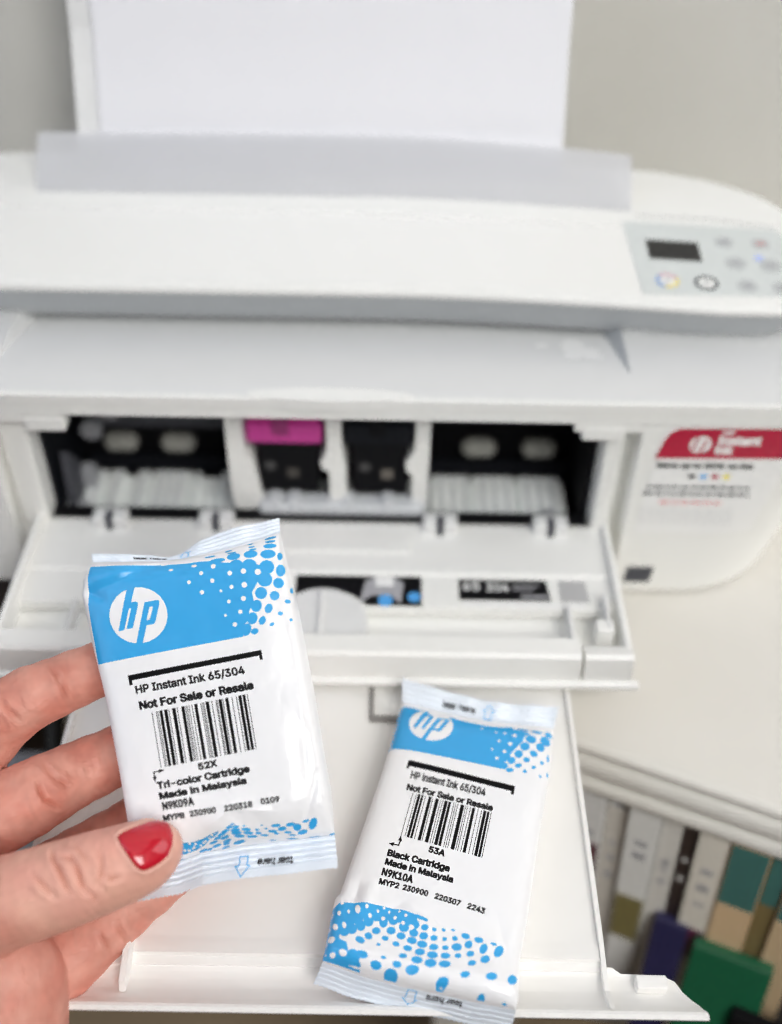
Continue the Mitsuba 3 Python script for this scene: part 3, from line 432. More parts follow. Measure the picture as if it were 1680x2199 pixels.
add('guide_rod', cyl((-136, 44, 74), (79, 44, 74), 3.2), 'mat_darkgrey', 35, pr)
add('side_frame', prism([(9, 10), (30, 10), (24, 40), (14, 52)], -134.5, -131, 'x'), 'mat_darkgrey', 35, pr)
# carriage that holds the cartridges
cg = add('carriage', [rbox(-64, 15, 34, 40, 30, 73, 1)], 'mat_darkgrey', 35, pr)
add('divider', prism([(-65, 76), (-58.5, 76), (-58, 58), (-55.6, 55.5), (-53.6, 44), (-52.4, 33), (-55.5, 26.5), (-63.5, 27), (-65, 40)], 6.5, 34, 'y'), 'mat_white', 35, cg)
add('divider', prism([(-25.8, 76), (-20, 76), (-19.6, 58), (-18.4, 55), (-18.2, 33), (-23.6, 33), (-25, 36), (-25, 50), (-27.6, 51.5), (-28.4, 55), (-26.4, 58.5), (-25.6, 62)], 6.5, 34, 'y'), 'mat_white', 35, cg)
add('divider', prism([(9.2, 76), (15, 76), (14.4, 33), (8.4, 33), (8.2, 49), (6, 51), (5.4, 55), (7.6, 58.5), (9, 62)], 6.5, 34, 'y'), 'mat_white', 35, cg)
add('base_bar', rbox(-54, 14, 2.5, 12, 28.5, 35.2, 2), 'mat_greybar', 35, cg)
add('base_rib', [rbox(x, x + 5, 3, 11, 34, 37.5, 1) for x in (-50, -42, -20, -4)], 'mat_greybar', 35, cg)
# shelf above the opening
shelf = man(prism(plan, 88.6, 97, 'z'))
shelf -= man(hullpts([(x, y, z) for y, z, a, b in ((10, 97.1, -150, 89), (10, 102, -150, 89), (60, 89.6, -145, 82.5), (60, 98, -151, 89.5), (60, 102, -151, 89.5)) for x in (a, b)]))
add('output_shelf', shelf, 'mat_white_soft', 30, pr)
add('shelf_step', hullpts([(88.6, 11, 97.1), (88.9, 11, 97.2), (82.2, 59, 89.6), (84.6, 59, 89.4), (89.7, 59, 98.6), (90.2, 59, 96.5)]), 'mat_mid_grey', False, pr)  # step wall coloured grey, its shade is put into the colour
add('shelf_rim', prism(Polygon(plan.buffer(1.0).exterior, [plan.buffer(-1.5).exterior]).intersection(sbox(-400, -50, 400, 28)), 94.2, 97.8, 'z'), 'mat_white', 30, pr)
add('shelf_front', prism(Polygon(plan.buffer(0.35).exterior, [plan.buffer(-1.5).exterior]).intersection(sbox(-400, -50, 400, 28)), 88.9, 93.7, 'z'), 'mat_white', 30, pr)
add('latch_lip', prism(oval((-23, -7.6), 30, 4), 94, 98.4, 'z'), 'mat_white', 30, pr)
add('latch_tab', [rbox(67, 96, -9.2, -2, 84.2, 88.3, 0.8), rbox(70, 86, -9.6, -2, 80.5, 87, 1.2)], 'mat_white', 35, pr)
add('latch_tab', [rbox(-152, -122, -9.2, -2, 84.2, 88.3, 0.8), rbox(-136, -121, -9.6, -2, 80.5, 87, 1.2)], 'mat_white', 35, pr)
add('pale_patch', [mesh_of(flat2d(unary_union([oval((70 + dx, 33 + dy), rx, ry) for dx, dy, rx, ry in ((0, 0, 4.5, 7), (5, -4, 5, 4), (-12, 1, 2.5, 1.8), (7, -9, 4, 2), (-1, -8, 4, 3))])), lambda q: np.column_stack([q, 97.3 - (q[:, 1] - 10) * 7.5 / 50]))], 'mat_label', False, pr, label='whitish patch on the grey output shelf')  # paler blotch of overlapping ovals on the shelf
# lid
pts = np.vstack([right_half, left_half[::-1][1:-1]])
d0 = np.linalg.norm(np.diff(np.vstack([pts, pts[:1]]), axis=0), axis=1)
s0 = np.concatenate([[0], np.cumsum(d0)])
uu = np.linspace(0, s0[-1], 361)[:-1]
outl = np.stack([np.interp(uu, s0, np.append(pts[:, k], pts[0, k])) for k in (0, 1)], 1)


def bow_y(x):
    """The right end of the lid comes forward."""
    return 8.0 * np.clip(np.asarray(x, float) / 110, 0, 1.1) ** 1.5


def lid_ring(front, inset, zf, top=None):
    """The plan drawn in: the front edge moved back to y = front, the rest by inset."""
    p = outl.copy()
    k = np.clip((70 - p[:, 1]) / 79.5, 0, 1)
    c = np.array([XC, 80.0])
    dirv = p - c
    half = np.array([201.0, 50.0])
    p = c + dirv * (1 - inset / half)
    p[:, 1] += k * (front - (80 - 89.5 * (1 - inset / 50)))
    p[:, 1] -= bow_y(p[:, 0])
    z = np.full(len(p), zf) if top is None else 120.4 + (np.clip(p[:, 1], 30, 96) - 32) * 0.105 - top
    return np.column_stack([p, z])


rings = [lid_ring(49.5, 12, 94.6), lid_ring(47.5, 11, 97.2), lid_ring(39.5, 4, 106), lid_ring(31.6, 0.4, 115.4), lid_ring(30.6, 0, 116.4), lid_ring(30.4, 0, 117.8), lid_ring(31, 0.3, 0, 1.6), lid_ring(32.2, 1.2, 0, 0.6), lid_ring(34, 2.6, 0, 0.1), lid_ring(37, 5, 0, 0.0)]
for q in (8, 14, 22, 32, 42, 48):
    rings.append(lid_ring(37 + q * 0.9, 5 + q, 0, 0.0) if q < 40 else lid_ring(37 + q * 0.9, min(5 + q, 49.5), 0, 0.0))
add('lid', loft(rings[3:], cap0=False), 'mat_white', 40, pr)
add('lid_underside', loft(rings[:4], cap1=False), 'mat_mid_grey', 40, pr, label='light grey recessed band under the printer lid')  # underside coloured darker and cooler than the lid


def top_pt(q, h=0.5):
    q = np.asarray(q, float)
    return np.column_stack([q, 120.4 + (np.clip(q[:, 1], 30, 96) - 32) * 0.105 + h])


def on_lid(shape2d, h0, h1):
    m = trimesh.creation.extrude_polygon(shape2d, 1.0, engine='earcut')
    v = np.array(m.vertices)
    a, b = top_pt(v[:, :2], h0), top_pt(v[:, :2], h1)
    m.vertices = np.where(v[:, 2:] > 0.5, b, a)
    return m


cp = add('control_panel', on_lid(Polygon([(92.5, 75), (150, 71), (156, 60), (158, 30), (94, 30.5)]).buffer(1.5), -0.3, 0.45), 'mat_panel_grey', False, pr)
add('screen', on_lid(Polygon([(98.2, 51.3), (118.2, 49.6), (118.4, 62), (98.2, 63.5)]), 0.4, 0.75), 'mat_screen', False, cp)


def ring2d(c, r, w):
    return Polygon(oval(c, r, r).exterior, [oval(c, r - w, r - w).exterior])


for k, (a0, a1, rgb) in enumerate(((20, 130, (0.55, 0.30, 0.36)), (130, 250, (0.22, 0.34, 0.60)), (250, 380, (0.72, 0.60, 0.16)))):
    aa = np.radians(np.linspace(a0, a1, 14))
    sec = Polygon(np.vstack([np.stack([102.8 + 4.4 * np.cos(aa), 37.2 + 4.4 * np.sin(aa)], 1), np.stack([102.8 + 3.1 * np.cos(aa[::-1]), 37.2 + 3.1 * np.sin(aa[::-1])], 1)]))
    add('colour_ring', on_lid(sec, 0.42, 0.7), mat(f'mat_ring_{k}', rgb, 0.4), False, cp)
add('button_ring', on_lid(ring2d((117.3, 36), 4.6, 1.2), 0.42, 0.7), 'mat_darkgrey', False, cp)
for c in ((102.8, 37.2), (117.3, 36)):
    add('button', on_lid(oval(c, 2.9, 2.9), 0.42, 0.8), 'mat_white', False, cp)
    add('button_icon', on_lid(unary_union([sbox(c[0] - 1.2, c[1] - 0.3, c[0] + 1.2, c[1] + 0.3), sbox(c[0] - 0.3, c[1] - 1.2, c[0] + 0.3, c[1] + 1.2)]), 0.82, 0.95), 'mat_text_grey', False, cp)
mat('mat_btn', (0.47, 0.49, 0.49), 0.4)
for c, r in (((132.5, 34.5), 4.0), ((145.5, 33.6), 4.0), ((130.9, 48.8), 4.2), ((144.2, 47.7), 4.2), ((129.1, 62.8), 3.6), ((143.2, 62), 3.6)):
    add('button', on_lid(oval(c, r, r), 0.42, 0.7), 'mat_btn', False, cp)
    add('button_icon', on_lid(sbox(c[0] - 1.8, c[1] - 0.7, c[0] + 1.8, c[1] + 0.7), 0.72, 0.85), mat('mat_icon_red', (0.55, 0.22, 0.22), 0.4) if c == (143.2, 62) else 'mat_text_grey', False, cp)
add('indicator', on_lid(oval((140.6, 52.5), 1.6, 1.6), 0.42, 0.8), mat('mat_led', (0.42, 0.5, 0.85), 0.3), False, cp)
add('lid_seam', on_lid(Polygon([(97, 81), (128, 79), (152, 74), (152, 74.6), (128, 79.7), (97, 81.7)]), 0.02, 0.12), 'mat_qr_grey', False, pr)
# paper guide: frosted flap
gx = np.linspace(-148, 95.5, 60)
gp = []
for x in gx:
    t = (x - XC) / 123
    z1 = 145.2 - 1.2 * t * t
    for s in np.linspace(0, 1, 8):
        gp.append((x, 91 + 17 * s - 1.5 * math.sin(s * math.pi) - 1.1 * float(bow_y(x)), 126.2 + (z1 - 126.2 - 0.35 * float(bow_y(x))) * s))
gp = np.array(gp)
gi = np.arange(len(gp)).reshape(60, 8)


def slab(p, idx, off):
    q = np.vstack([p, p + off])
    n = len(p)
    f = [idx[:-1, :-1], idx[1:, :-1], idx[1:, 1:], idx[:-1, 1:]]
    a, b, c, d = [x.ravel() for x in f]
    F = [np.stack([a, b, c], 1), np.stack([a, c, d], 1), np.stack([a + n, c + n, b + n], 1), np.stack([a + n, d + n, c + n], 1)]
    for e in (idx[0], idx[-1][::-1], idx[:, 0][::-1], idx[:, -1]):
        F += [np.stack([e[:-1], e[1:], e[1:] + n], 1), np.stack([e[:-1], e[1:] + n, e[:-1] + n], 1)]
    return trimesh.Trimesh(q, np.vstack(F), process=False)


add('paper_guide', slab(gp, gi, np.array([0, 0.9, 0.2])), 'mat_guide', 40, pr, label='grey translucent flap in front of the paper')
add('paper_support', prism([(106.5, 118), (109, 118), (134, 178), (171, 396), (169, 396), (131.5, 178)], -134, 66, 'x'), 'mat_label', False, pr)
# sticker on the right front
st_fn = lambda h: (lambda q: np.column_stack([q[:, 0], front_y(q[:, 0], q[:, 1]) - h, q[:, 1]]))
stk = Polygon([(97.5, 36), (143, 36.5), (150, 87), (103, 87), (100.5, 85)]).buffer(0.8)
skk = add('sticker', mesh_of(flat2d(stk, 3), st_fn(0.25)), 'mat_label', True, pr, label='white promotional sticker with a dark red header')
hd = Polygon([(98.6, 73.2), (149.4, 74), (150, 88), (105.5, 87.4), (102.5, 85.5), (100.8, 82)])
add('header', mesh_of(flat2d(hd, 3), st_fn(0.4)), 'mat_red', True, skk)
add('logo', mesh_of(flat2d(oval((114.3, 80.3), 4.1, 4.1).difference(unary_union([Polygon([(112.6, 84.6), (113.6, 84.6), (112.3, 77.5), (111.4, 77.5)]), Polygon([(115.8, 82.4), (116.8, 82.4), (115.0, 76), (114.0, 76)])]))), st_fn(0.55)), 'mat_label', True, skk)
add('header_lettering', mesh_of(np.concatenate([words('HP', 121.5, 126, 85.0, 1.8, 0.05), words('instant', 120.6, 136.5, 80.6, 3.6, 0.06), words('ink', 120.2, 127, 76.2, 3.4, 0.06)]), st_fn(0.55)), 'mat_label', True, skk)
add('lettering', mesh_of(words('Save up to 50% on ink', 99.8, 136.5, 69.0, 2.2, 0.06), st_fn(0.5)), 'mat_text', True, skk)
for x, mtl in ((114.1, 'mat_text'), (118.5, 'mat_cyan_dot'), (122.9, 'mat_red'), (127.2, 'mat_yellow_dot')):
    add('ink_dot', mesh_of(flat2d(oval((x, 64.8), 1.4, 1.2)), st_fn(0.5)), mtl, True, skk)
r2 = np.random.default_rng(3)


def dashes(x0, x1, z, hgt):
    out, x = [], x0
    while x < x1:
        w = r2.uniform(1.2, 4.2)
        out.append(flat2d(sbox(x, z, min(x + w, x1), z + hgt * r2.uniform(0.8, 1.1))))
        x += w + 0.9
    return out


add('small_print', mesh_of(np.concatenate(dashes(98, 138, 58.6, 1.5) + dashes(97, 138, 55.2, 1.5)), st_fn(0.5)), 'mat_darkgrey', True, skk)
add('web_line', mesh_of(np.concatenate(dashes(104, 128, 51, 1.3)), st_fn(0.5)), 'mat_text_red', True, skk)
mat('mat_text_faint', (0.66, 0.66, 0.66), 0.5)
add('fine_print', mesh_of(np.concatenate([t for z in (47.5, 45.3, 43.1, 40.9) for t in dashes(97, 134, z, 0.9)]), st_fn(0.5)), 'mat_text_faint', True, skk)
add('dark_label', mesh_of(flat2d(Polygon([(96.5, 7), (107.5, 7), (108.3, 15.8), (97.3, 15.8)]), 3), st_fn(0.3)), 'mat_darkgrey', True, pr, label='small dark square label low on the right front')

# open ink door
dr_ = add('ink_door', [rbox(-142, 87, -77, -1, 21.6, 24, 0.8), rbox(-142, 87, -31.5, -1.5, 25, 31, 1.6), rbox(-141, 86.5, -48, -31, 25.5, 30.2, 0.5)], 'mat_white', 35, pr, label='open white ink access door folded down towards the tray')
add('front_rail', [prism([(-77.6, 23.2), (-74, 23.2), (-68, 26), (-67, 35.6), (-67.6, 36.4), (-75, 36.4), (-76.4, 35.2), (-77.4, 29)], -142, 68.5, 'x'), prism([(-77.6, 23.2), (-74, 23.2), (-68, 26), (-68, 33), (-69.5, 34.2), (-75, 36.4), (-76.4, 35.2), (-77.4, 29)], 69.8, 87, 'x')], 'mat_white', 35, dr_)
add('lower_edge', rbox(-145, 90, -79.8, -76, 22.2, 24.7, 0.9), 'mat_white', 35, dr_)
add('side_rail', rbox(84.8, 87.4, -76, -3, 24, 35, 0.9), 'mat_white', 35, dr_)
add('side_rail', rbox(-142.4, -139.8, -76, -3, 24, 35, 0.9), 'mat_white', 35, dr_)
for x in (-112.5, -70, 19.8, 64):
    add('hinge_boss', [rbox(x - 7, x + 7, -9, -1.5, 29, 37, 1.6)], 'mat_white_soft', 35, dr_)
    add('hinge_pin', [rbox(x - 1.6, x + 1.6, -9.4, -4, 31, 37.4, 0.6)], 'mat_darkgrey', 35, dr_)
add('boss_disc', cyl((-25, -57, 25), (-25, -57, 31.6), 17.5, 16.8, 48), 'mat_white_soft', 40, dr_)
add('inner_rib', rbox(-26.4, -24.6, -68, -42, 31, 33.5, 0.6), 'mat_white_soft', 35, dr_)
add('inner_rib', rbox(66, 67.6, -69, -48.5, 26, 34, 0.6), 'mat_white_soft', 35, dr_)
add('inner_rib', rbox(79.6, 81.2, -62, -44, 26, 36, 0.6), 'mat_white_soft', 35, dr_)
add('inner_rib', rbox(-118, -116.4, -69, -48.5, 26, 33, 0.6), 'mat_white_soft', 35, dr_)
add('inner_rib', rbox(-90, -88.4, -69, -48.5, 26, 32, 0.6), 'mat_white_soft', 35, dr_)
add('catch', rbox(75.5, 82, -63, -57, 26, 35.5, 0.8), 'mat_white', 35, dr_)
add('upper_step', rbox(-60, 8, -20, -9, 30.8, 32, 0.5), 'mat_white', 35, dr_)
zf = lambda h: (lambda q: np.column_stack([q, np.full(len(q), h)]))
lb = add('instruction_label', mesh_of(flat2d(sbox(-36, -47.5, 12.2, -32).difference(oval((-25, -58.5), 20, 19.2))), zf(30.35)), 'mat_black', False, dr_, label='black instruction label with a pale drawing')
add('drawing', mesh_of(flat2d(unary_union([Polygon([(-11, -46), (-9, -35), (-6, -33), (2, -33), (5, -36), (4, -46), (1, -42), (-7, -42)]).buffer(0.3)])), zf(30.45)), 'mat_text_grey', False, lb)
add('drawing_highlight', mesh_of(flat2d(sbox(-5.5, -37.5, 1.5, -32.4)), zf(30.5)), 'mat_label', False, lb)
for x, y, r in ((-1.5, -45, 2.8), (9.3, -43, 2.4)):
    add('blue_dot', mesh_of(flat2d(oval((x, y), r, r * 1.1)), zf(30.56)), 'mat_cyan_dot', False, lb)
lb = add('cartridge_label', mesh_of(flat2d(Polygon([(26.4, -43.8), (61.4, -43.8), (60, -33), (26.4, -33)])), zf(30.35)), 'mat_black', False, dr_, label='black label with large pale cartridge numbers')
add('lettering', mesh_of(np.concatenate([words('65', 28, 34.5, -38.6, 4.2), words('304', 37, 45.5, -39, 4.2)]), zf(30.45)), 'mat_label', False, lb)
add('small_print', mesh_of(np.concatenate([flat2d(sbox(47, -36.4, 57, -35.6)), flat2d(sbox(47, -38.4, 55, -37.6)), flat2d(sbox(50, -42.4, 60.4, -40.9))]), zf(30.45)), 'mat_text_grey', False, lb)
add('under_strip', mesh_of(flat2d(sbox(28, -47.4, 74, -44.6)), zf(30.35)), 'mat_label', False, lb)
add('grey_label', mesh_of(flat2d(Polygon([(64.6, -44), (76, -44), (75, -33), (64.6, -33)])), zf(30.35)), 'mat_qr_grey', False, dr_, label='small blank grey square label on the door')

# output tray pulled out at the bottom
tray_prof = [(-12, 18), (-171.5, 18), (-173.5, 18.6), (-177.6, 18.8), (-178, 17.4), (-180.4, 16.8), (-180.4, 13.2), (-171, 14.4), (-12, 14.4)]
tr = add('output_tray', prism(tray_prof, -110, 64, 'x'), 'mat_tray', 30, pr, label='white output tray pulled out towards the viewer')
fl = [(-179, 16.7), (-182, 15.6), (-185.5, 15.8), (-188.5, 17.2), (-191.5, 19.6), (-193.8, 22.4), (-194.8, 23.8), (-195.8, 24.1), (-196.8, 23.2), (-196, 20.6), (-194, 17.2), (-191, 14.6), (-187, 13), (-182, 12.6), (-179, 13)]
flange = man(prism(fl, -136, 92, 'x'))
keep = Polygon([(-136, -200), (-134, -192), (-128, -184.5), (-120, -182), (-113, -178), (66, -178), (70, -180.6), (82, -180.8), (85.6, -182.4), (87.6, -186), (90.6, -191), (92, -200)])
flange = flange ^ man(prism(keep, 0, 40, 'z'))
add('front_lip', flange, 'mat_tray', 30, tr)
add('side_wall', prism([(-12, 14.6), (-12, 20.4), (-172, 20.4), (-180, 19.6), (-187, 19.2), (-194.6, 24.2), (-190, 17), (-180, 14.6)], 64.05, 65.4, 'x'), 'mat_tray', 30, tr)
add('side_wall', prism([(-12, 14.6), (-12, 20.4), (-172, 20.4), (-180, 19.6), (-187, 19.2), (-194.6, 24.2), (-190, 17), (-180, 14.6)], -111.6, -110.05, 'x'), 'mat_tray', 30, tr)
add('lip_plug', rbox(73.5, 82.5, -186.4, -182.2, 14.5, 19.6, 0.6), 'mat_tray', 35, tr)
add('paper_stop', prism([(-150, 18.1), (-178, 17.2), (-184, 16.2), (-189.5, 18.6), (-188, 21.6), (-178, 24.8), (-150, 24.8)], -75.6, -73.8, 'x'), 'mat_tray', 35, tr)
add('stop_slot', rbox(-73.4, -72.9, -173.6, -150, 17.9, 18.12, 0.05), 'mat_black', False, tr)
add('paper_hook', [rbox(-6.4, -4.8, -91, -78, 18, 20.2, 0.5), rbox(-6.4, 12, -92.5, -90, 18, 19.6, 0.5)], mat('mat_hook', (0.22, 0.21, 0.20), 0.5), 35, tr)

# things in the printer
add('paper_stack', prism([(103, 118), (104.4, 118.2), (129, 178), (165, 396), (164, 396), (127.8, 178)], -123.5, 69, 'x'), 'mat_paper', 60, label='stack of plain white paper standing in the printer', cat='paper')
for k, (x0, x1, lid, cap, lab, sq) in enumerate(((-57.4, -27.6, True, 'mat_magenta', 'ink cartridge with a magenta top, left of the pair in the carriage', 0.04), (-19.4, 8.2, False, 'mat_dark', 'all black ink cartridge, right of the pair in the carriage', 0.12))):
    key = numbered('ink_cartridge')
    labels[key] = dict(label=lab, category='ink cartridge', group='ink cartridges in the carriage')
    add('body', rbox(x0 + 3.4, x1 - 1.8, 9.5, 33.5, 36.2, 66, 1.2), 'mat_black', 35, key)
    add('cap', [rbox(x0, x1, 7.5, 32, 63, 72.4, 1.5), rbox(x0 + 1, x1 - 1, 9.5, 30, 71, 76, 0.8)], cap, 35, key)
    add('grip', rbox(x0 + 10.5, x0 + 17, 7.0, 12, 67.6, 75.5, 0.5), 'mat_magenta_dark' if lid else 'mat_black', 35, key)
    add('print_mark', rbox(x0 + 15.2, x0 + 20, 9.3, 9.6, 44.5, 49.5, 0.05), mat(f'mat_mark_{k}', (sq, sq * 0.9, sq * 0.75), 0.5), False, key)
    add('emblem', cyl((x0 + 8.6, 9.6, 50.5), (x0 + 8.6, 9.3, 50.5), 2.4), mat(f'mat_emblem_{k}', (0.04, 0.04, 0.04), 0.5), False, key)

# ------------------------------------------------------------------ ink pouches


class Film:
    def __init__(s, FR, ED, half, pexp, dtop, dbot, mid, disp, qt=2.0, qb=2.0):
        s.O, s.U, s.V, s.N = [np.array(a) for a in FR]
        s.E = {k: np.array(sorted(v, key=lambda t: t[1 if k in 'LR' else 0])) for k, v in ED.items()}
        s.half, s.p, s.dt, s.db, s.mid, s.disp, s.qt, s.qb = half, pexp, dtop, dbot, mid, disp, qt, qb

    def L(s, v): return np.interp(v, s.E['L'][:, 1], s.E['L'][:, 0])
    def R(s, v): return np.interp(v, s.E['R'][:, 1], s.E['R'][:, 0])
    def vt(s, u): return np.interp(u, s.E['top'][:, 0], s.E['top'][:, 1])
    def vb(s, u): return np.interp(u, s.E['bot'][:, 0], s.E['bot'][:, 1])

    def uv(s, x, y):
        v = y * 46
        for _ in range(8):
            u = s.L(v) + (x + 1) / 2 * (s.R(v) - s.L(v))
            v = s.vb(u) + (y + 1) / 2 * (s.vt(u) - s.vb(u))
        return u, v

    def height(s, x, y, u, v, side):
        ax = np.clip(np.abs(x), 0, 1)
        prof = (1 - ax ** s.p) ** (1 / s.p)
        a = np.clip((1 - y) / 2 * (s.vt(u) - s.vb(u)) / s.dt, 0, 1)
        b = np.clip((1 + y) / 2 * (s.vt(u) - s.vb(u)) / s.db, 0, 1)
        h = s.half * prof * (1 - (1 - a) ** s.qt) ** (1 / s.qt) * (1 - (1 - b) ** s.qb) ** (1 / s.qb)
        if side > 0:
            gate = np.clip((1 - ax) / 0.10, 0, 1) * np.clip(a * 3, 0, 1) * np.clip(b * 3, 0, 1)
            h = h + s.disp(u, v, x, y) * gate
        return np.maximum(h, 0) if side > 0 else h

    def pos(s, u, v, n):
        return s.O + u[:, None] * s.U + v[:, None] * s.V + n[:, None] * s.N

    def body(s, nx=230, ny=260):
        # denser towards the rims
        tx = np.linspace(-1, 1, nx)
        gx = np.sign(tx) * (1 - (1 - np.abs(tx)) ** 2.2)
        ty = np.linspace(-1, 1, ny)
        gy = np.sign(ty) * (1 - (1 - np.abs(ty)) ** 1.6)
        X, Y = [q.ravel() for q in np.meshgrid(gx, gy, indexing='ij')]
        u, v = s.uv(X, Y)
        m = s.mid(Y)
        pf, pb = s.pos(u, v, m + s.height(X, Y, u, v, 1)), s.pos(u, v, m - s.height(X, Y, u, v, -1) - 0.02)
        idx = np.arange(nx * ny).reshape(nx, ny)
        a, b, c, d = [q.ravel() for q in (idx[:-1, :-1], idx[1:, :-1], idx[1:, 1:], idx[:-1, 1:])]
        n = nx * ny
        F = [np.stack([a, b, c], 1), np.stack([a, c, d], 1), np.stack([a + n, c + n, b + n], 1), np.stack([a + n, d + n, c + n], 1)]
        me = trimesh.Trimesh(np.vstack([pf, pb]), np.vstack(F), process=False)
        me.merge_vertices(digits_vertex=3)
        return me

    def surf(s, q, off):
        """Points on the front face for flat print coordinates, off millimetres above it."""
        u, v = q[:, 0], q[:, 1]

        def S(u, v):
            x = np.clip(2 * (u - s.L(v)) / (s.R(v) - s.L(v)) - 1, -1, 1)
            y = np.clip(2 * (v - s.vb(u)) / (s.vt(u) - s.vb(u)) - 1, -1, 1)
            return s.pos(u, v, s.mid(y) + s.height(x, y, u, v, 1))
        e = 0.05
        P = S(u, v)
        nn = np.cross(S(u + e, v) - S(u - e, v), S(u, v + e) - S(u, v - e))
        nn /= np.linalg.norm(nn, axis=1, keepdims=True) + 1e-12
        return P + nn * off

    def seal_pt(s, q, which, off=0.0):
        """q = (u, distance out from the seam)."""
        u, d = q[:, 0], q[:, 1]
        P, nn = s.seal_raw(u, d, which)
        if off:
            e = 0.05
            nn = np.cross(s.seal_raw(u + e, d, which)[0] - s.seal_raw(u - e, d, which)[0], s.seal_raw(u, d + e, which)[0] - s.seal_raw(u, d - e, which)[0])
            if which == 'bot':
                nn = -nn
            nn /= np.linalg.norm(nn, axis=1, keepdims=True)
            P = P + nn * off
        return P

    def seal_raw(s, u, d, which):
        sg = 1.0 if which == 'top' else -1.0
        base = s.vt(u) if which == 'top' else s.vb(u)
        cosb, sinb, ulean, wob = s.bend[which](u)
        m = s.mid(np.full(len(u), sg))
        rib = s.rib * np.sin(d * 2 * np.pi / 1.9) * np.clip(d / 1.0, 0, 1) * np.clip((8.2 - d) / 0.8, 0, 1)
        v = base + sg * d * cosb
        n = m + d * sinb + rib + wob * np.clip(d / 3, 0, 1)
        return s.pos(u + ulean * d, v, n), None

    def seal(s, which, length, nx=260, ns=44):
        base_v = (s.E['L'][-1, 1], s.E['R'][-1, 1]) if which == 'top' else (s.E['L'][0, 1], s.E['R'][0, 1])
        lo, hi = float(s.L(base_v[0])), float(s.R(base_v[1]))
        u = np.linspace(lo, hi, nx)
        saw = np.abs(((u / 1.35) % 1) - 0.5) * 2 * 0.55
        rag = 0.25 * (meshkit.noise(np.stack([u / 5, u * 0, u * 0], 1), 4) - 0.5)
        U_, S_ = np.meshgrid(u, np.linspace(0, 1, ns), indexing='ij')
        Lm = (length + saw + rag)[:, None]
        q = np.stack([U_.ravel(), (S_ * Lm).ravel()], 1)
        P = s.seal_pt(q, which)
        idx = np.arange(nx * ns).reshape(nx, ns)
        if which == 'bot':
            idx = idx[:, ::-1]
        return slab(P, idx, -s.N * 0.22)


def blob_poly(d):
    c, p, q = np.array(d[:2]), np.array(d[2:4]), np.array(d[4:6])
    a = np.arange(26)[:, None] * 2 * np.pi / 26
    return Polygon(c + np.cos(a) * p + np.sin(a) * q)


def place_text(t):
    s, x0, y0, x1, y1, qx, qy, b = t
    p, w = text2d(s, 0.062 if b >= 1 else 0.042)
    return affinity.affine_transform(p, [(x1 - x0) / w, qx, (y1 - y0) / w, qy, x0, y0])


def clean(p):
    return Polygon(p).buffer(0)


def pouch(key, film, A, lab, tops, bots):
    labels[key] = dict(label=lab, category='ink pouch', group='sealed ink cartridge pouches')
    add('film', film.body(), 'mat_film', True, key)
    add('top_seal', film.seal('top', tops), 'mat_seal', True, key)
    add('bottom_seal', film.seal('bot', bots), 'mat_seal', True, key)
    inside = Polygon([(film.L(v) + 0.06, v) for v in np.linspace(-60, 60, 80)] + [(film.R(v) - 0.06, v) for v in np.linspace(60, -60, 80)])
    us = np.linspace(-40, 40, 120)
    inside = inside.intersection(Polygon([(u, film.vb(u) + 0.1) for u in us] + [(u, film.vt(u) - 0.1) for u in us[::-1]]))
    top = unary_union([clean(p) for p in A['blue']] + [blob_poly(d) for d in A['bdots']]).difference(unary_union([blob_poly(d) for d in A['wdots']]))
    disc = blob_poly(A['logo'])
    hp = unary_union([clean(p) for p in A['hp']]).difference(unary_union([clean(p) for p in A['hole']]))
    top = top.difference(disc.difference(hp)).intersection(inside)
    add('blue_header', mesh_of(flat2d(top, 0.8), lambda q: film.surf(q, 0.11)), 'mat_ink_blue', True, key, label='blue printed header with round white emblem')
    low = unary_union([clean(p) for p in A['blue2']] + [blob_poly(d) for d in A['bdots2']]).difference(unary_union([blob_poly(d) for d in A['wdots2']])).intersection(inside)
    add('blue_dot_pattern', mesh_of(flat2d(low, 0.8), lambda q: film.surf(q, 0.11)), 'mat_ink_blue', True, key)
    add('lettering', mesh_of(np.concatenate([flat2d(place_text(t)) for t in A['text']]), lambda q: film.surf(q, 0.09)), 'mat_ink_black', False, key)
    add('barcode', mesh_of(np.concatenate([flat2d(Polygon(b), 3.0) for b in A['bars']]), lambda q: film.surf(q, 0.09)), 'mat_ink_black', False, key)
    add('rule', mesh_of(flat2d(clean(A['black'][0]), 3.0), lambda q: film.surf(q, 0.09)), 'mat_ink_black', False, key)
    add('corner_arrow', mesh_of(flat2d(unary_union([clean(p) for p in A['black'][1:]]).buffer(0.08), 3.0), lambda q: film.surf(q, 0.09)), 'mat_ink_black', False, key)


def to_seal(film, pts, which):
    """Flat print coordinates to (u, distance from the seam)."""
    q = np.asarray(pts, float).reshape(-1, 2)
    b = film.vt(q[:, 0]) if which == 'top' else film.vb(q[:, 0])
    d = (q[:, 1] - b) if which == 'top' else (b - q[:, 1])
    return np.stack([q[:, 0], d / film.bend[which](q[:, 0])[0]], 1)


def seg_dist(u, v, a, b):
    a, b = np.array(a, float), np.array(b, float)
    d = b - a
    t = np.clip(((u - a[0]) * d[0] + (v - a[1]) * d[1]) / (d @ d), 0, 1)
    return np.hypot(u - a[0] - t * d[0], v - a[1] - t * d[1]), t


def ridge(u, v, a, b, w, amp, sharp=True):
    d, t = seg_dist(u, v, a, b)
    k = np.exp(-(np.sqrt(d * d + 0.09) - 0.3) / w) if sharp else np.exp(-(d / w) ** 2)
    return amp * k * np.sin(np.clip(t, 0.04, 0.96) * np.pi) ** 0.6


